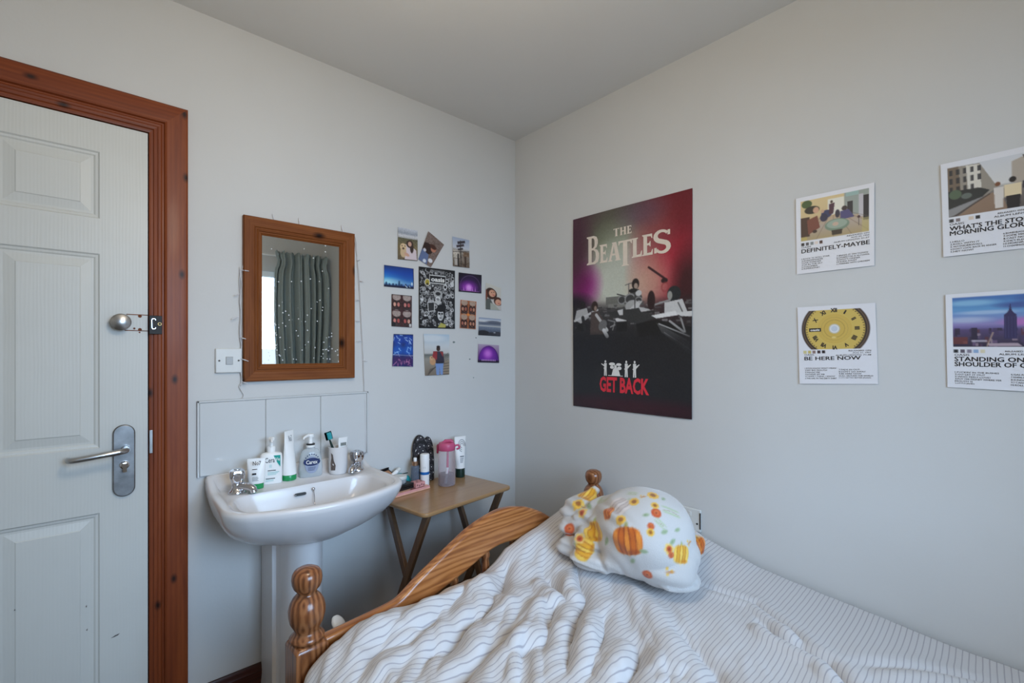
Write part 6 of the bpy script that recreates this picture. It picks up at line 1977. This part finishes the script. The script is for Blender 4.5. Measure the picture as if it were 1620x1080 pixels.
def paint_fleece(me, motifs):
    n = len(me.vertices)
    co = np.zeros(n * 3, np.float32); me.vertices.foreach_get('co', co); co = co.reshape(-1, 3)
    no = np.zeros(n * 3, np.float32); me.vertices.foreach_get('normal', no); no = no.reshape(-1, 3)
    C_ = np.zeros((n, 3)) + np.array((194, 191, 188)) / 255.0

    def put(mask, col):
        m_ = np.clip(mask, 0, 1)[:, None]
        C_[:] = C_ * (1 - m_) + m_ * np.array(col) / 255.0
    for kind, cx, cy, cz, size, turn in motifs:
        c = np.array((cx, cy, cz))
        d = co - c
        near = np.linalg.norm(d, axis=1)
        i0 = near.argmin()
        nn = no[i0]
        up = np.array((0, 0, 1.0))
        if abs(nn[2]) > .93: up = np.array((0, 1.0, 0))
        ex = np.cross(up, nn); ex /= np.linalg.norm(ex)
        ey = np.cross(nn, ex)
        x = d @ ex; y = d @ ey
        x, y = x * math.cos(turn) + y * math.sin(turn), -x * math.sin(turn) + y * math.cos(turn)
        x = x / size; y = y / size
        ok = (near < size * 2.2) & ((no @ nn) > -.05)
        soft = .0045 / size
        E = lambda u, v, ru, rv: np.clip((1 - np.hypot((x - u) / ru, (y - v) / rv)) / (soft / min(ru, rv)) + .5, 0, 1) * ok
        if kind in ('orange', 'gold', 'grey'):
            base, dark, lite, stem = {'orange': ((196, 98, 22), (138, 56, 12), (226, 140, 52), (150, 150, 96)),
                                      'gold': ((216, 158, 40), (176, 104, 22), (238, 200, 90), (150, 160, 110)),
                                      'grey': ((194, 180, 172), (160, 146, 142), (216, 206, 200), (170, 176, 150))}[kind]
            put(E(.0, 1.0, .13, .25), stem)
            body = np.maximum(E(0, 0, 1.0, .92), np.maximum(E(-.45, 0, .62, .86), E(.45, 0, .62, .86)))
            put(body, base)
            for k in (-2, -1, 0, 1, 2):
                put(E(k * .40, 0, .20, .88 - .05 * k * k) * .85, lite if k % 2 == 0 else base)
            for k in (-1.5, -.5, .5, 1.5):
                w = np.abs(x - k * .42 * np.sqrt(np.clip(1 - (y * .8) ** 2, 0, 1)))
                put(np.clip(1 - w / .09, 0, 1) * body * .8, dark)
            put(E(.45, -.75, .5, .2) * body * .5, dark)
        elif kind == 'flower':
            for k in range(6):
                a = k * PI / 3
                put(E(.72 * math.cos(a), .72 * math.sin(a), .42, .42), (226, 190, 104))
            put(E(0, 0, .62, .62), (192, 86, 40)); put(E(0, 0, .26, .26), (132, 52, 24))
        elif kind == 'bloom':
            put(E(0, 0, 1, 1), (190, 84, 42)); put(E(.1, .1, .5, .5), (206, 110, 60)); put(E(0, 0, .2, .2), (140, 60, 30))
        elif kind == 'sunflower':
            for k in range(8):
                a = k * PI / 4
                put(E(.7 * math.cos(a), .7 * math.sin(a), .34, .34), (224, 174, 62))
            put(E(0, 0, .5, .5), (150, 92, 34))
        elif kind == 'leaf':
            put(E(0, 0, 1, .55), (148, 164, 130)); put(np.clip(1 - np.abs(y) / .08, 0, 1) * E(0, 0, 1, .55), (120, 140, 108))
        elif kind == 'sprig':
            put(np.clip(1 - np.abs(y + .15 * x * x) / .07, 0, 1) * E(0, 0, 1.1, .6), (160, 150, 120))
            for k in range(4):
                put(E(-.8 + .5 * k, .32, .34, .13), (172, 184, 150)); put(E(-.7 + .5 * k, -.30, .34, .13), (172, 184, 150))
        elif kind == 'berry':
            for k in range(5): put(E(.5 * math.cos(k * 2.1), .5 * math.sin(k * 2.1), .22, .22), (222, 180, 84))
            put(E(.2, -.1, .5, .12), (170, 96, 50))
    set_colors(me, C_)


fleece = lump_mesh()
# soft creases in the folded end, along the cloth
n_ = len(fleece.vertices)
co_ = np.zeros(n_ * 3, np.float32); fleece.vertices.foreach_get('co', co_); co_ = co_.reshape(-1, 3)
no_ = np.zeros(n_ * 3, np.float32); fleece.vertices.foreach_get('normal', no_); no_ = no_.reshape(-1, 3)
wl = np.clip((-.03 - co_[:, 0]) / .08, 0, 1)
f1 = np.sin(co_[:, 2] * 95 + co_[:, 0] * 60 + 2.0 * np.sin(co_[:, 0] * 40 + co_[:, 1] * 30))
f2 = np.sin(co_[:, 0] * 34 - co_[:, 2] * 21 + 3 * co_[:, 1] * 9 + 1.5 * np.sin(co_[:, 2] * 26))
co_ = co_ + no_ * (wl * .0035 * f1 + (1 - wl) * .0022 * f2)[:, None]
fleece.vertices.foreach_set('co', co_.reshape(-1))
fleece.update()
LOC = [('orange', -0.079, -0.139, 0.036, 0.0432, 0.15),
       ('gold', -0.146, -0.013, 0.018, 0.0328, 0.3),
       ('gold', -0.192, -0.031, -0.034, 0.0304, 1.3),
       ('gold', -0.156, 0.121, 0.1, 0.0312, -0.5),
       ('grey', -0.084, -0.061, 0.119, 0.0337, -0.4),
       ('bloom', 0.015, -0.116, 0.112, 0.0153, 0),
       ('bloom', -0.009, -0.143, 0.082, 0.0103, 0),
       ('gold', 0.079, -0.15, 0.001, 0.0279, -0.2),
       ('flower', 0.039, -0.162, 0.022, 0.0148, 0),
       ('bloom', 0.044, -0.163, 0.005, 0.0092, 0),
       ('orange', 0.211, 0.047, -0.056, 0.0298, 0.2),
       ('bloom', -0.02, -0.142, -0.063, 0.015, 0),
       ('berry', 0.038, -0.161, -0.044, 0.0185, 0),
       ('sprig', 0.066, -0.099, 0.11, 0.0271, -0.6),
       ('sunflower', 0.023, -0.057, 0.148, 0.0179, 0),
       ('sunflower', -0.04, -0.069, 0.131, 0.0158, 0),
       ('sunflower', -0.09, -0.106, 0.089, 0.0154, 0),
       ('leaf', 0.03, -0.146, 0.066, 0.0112, 0.2),
       ('leaf', -0.062, -0.137, -0.024, 0.0113, 1.0),
       ('leaf', -0.036, -0.162, 0.015, 0.0111, 0),
       ('leaf', -0.017, -0.119, 0.107, 0.0095, 0.3),
       ('sunflower', 0.017, -0.096, 0.128, 0.0116, 0.3),
       ('sunflower', -0.013, -0.152, 0.067, 0.0112, 0.3),
       ('sunflower', -0.193, 0.08, 0.078, 0.0196, 0),
       ('bloom', -0.227, 0.052, 0.001, 0.0171, 0),
       ('flower', -0.2, -0.002, -0.012, 0.0165, 0),
       ('sprig', -0.036, -0.03, 0.145, 0.0162, 0.3),
       ('berry', -0.012, -0.059, 0.144, 0.0119, 0.4),
       ('leaf', 0.052, -0.152, 0.039, 0.0112, 0.5),
       ('sprig', -0.116, 0.027, 0.103, 0.021, 1.0),
       ('berry', 0.109, -0.128, 0.027, 0.0132, 0.2),
       ('leaf', -0.126, -0.074, 0.011, 0.0138, 1.2),
       ('orange', -0.123, -0.058, 0.09, 0.0179, 0.5),
       ('leaf', 0.074, -0.13, 0.066, 0.0094, 0.2),
       ('sprig', 0.022, -0.136, 0.087, 0.0169, -0.9),
       ('leaf', 0.054, -0.063, 0.138, 0.0099, 0.1),
       ('berry', 0.207, 0.058, -0.031, 0.0129, 0)]
rr = random.Random(12)
for kk_ in range(40):
    kinds = ['orange', 'gold', 'grey', 'flower', 'bloom', 'leaf', 'leaf', 'sprig', 'sunflower', 'berry']
    a = rr.uniform(.25, PI - .25); e_ = rr.uniform(-.2, .9)
    kd = kinds[kk_ % 10]
    LOC.append((kd, .2 * math.cos(a) * math.cos(e_), .2 * math.sin(a) * math.cos(e_), .16 * math.sin(e_), {'orange': .042, 'gold': .034, 'grey': .034}.get(kd, .016), rr.uniform(-1, 1)))
paint_fleece(fleece, LOC)
fleece.polygons.foreach_set('use_smooth', [True] * len(fleece.polygons))
flr = empty('fleece_blanket', BCN, math.atan2(AX.y, AX.x), 'white fleece blanket printed with orange pumpkins, bundled on the duvet', 'blanket')
link('blanket_body', fleece, M['blanket'], flr)

# ------------------------------------------------------------------ white knob-headed stick between pedestal and bed
kn = empty('toilet_brush', (-1.188, -.50, 0), 0, 'white plastic stick with a rounded mushroom head between pedestal and bed', 'brush')
MB().lathe([(.045, 0), (.048, .004), (.044, .12), (.030, .135), (.012, .14), (.0085, .15), (.0085, .42), (.012, .436), (.0001, .437)], 22).build('stick', M['white_plastic'], kn, smooth=45)
nq = Vector((.557, -.50, .62)).normalized().to_track_quat('Z', 'Y').to_matrix().to_4x4()
MB().lathe([(.0001, -.012), (.012, -.011), (.022, -.006), (.0275, 0), (.026, .006), (.020, .010), (.011, .0125), (.0001, .013)], 24, Matrix.Translation((0, 0, .440)) @ nq).build('head', M['white_plastic'], kn, smooth=60)
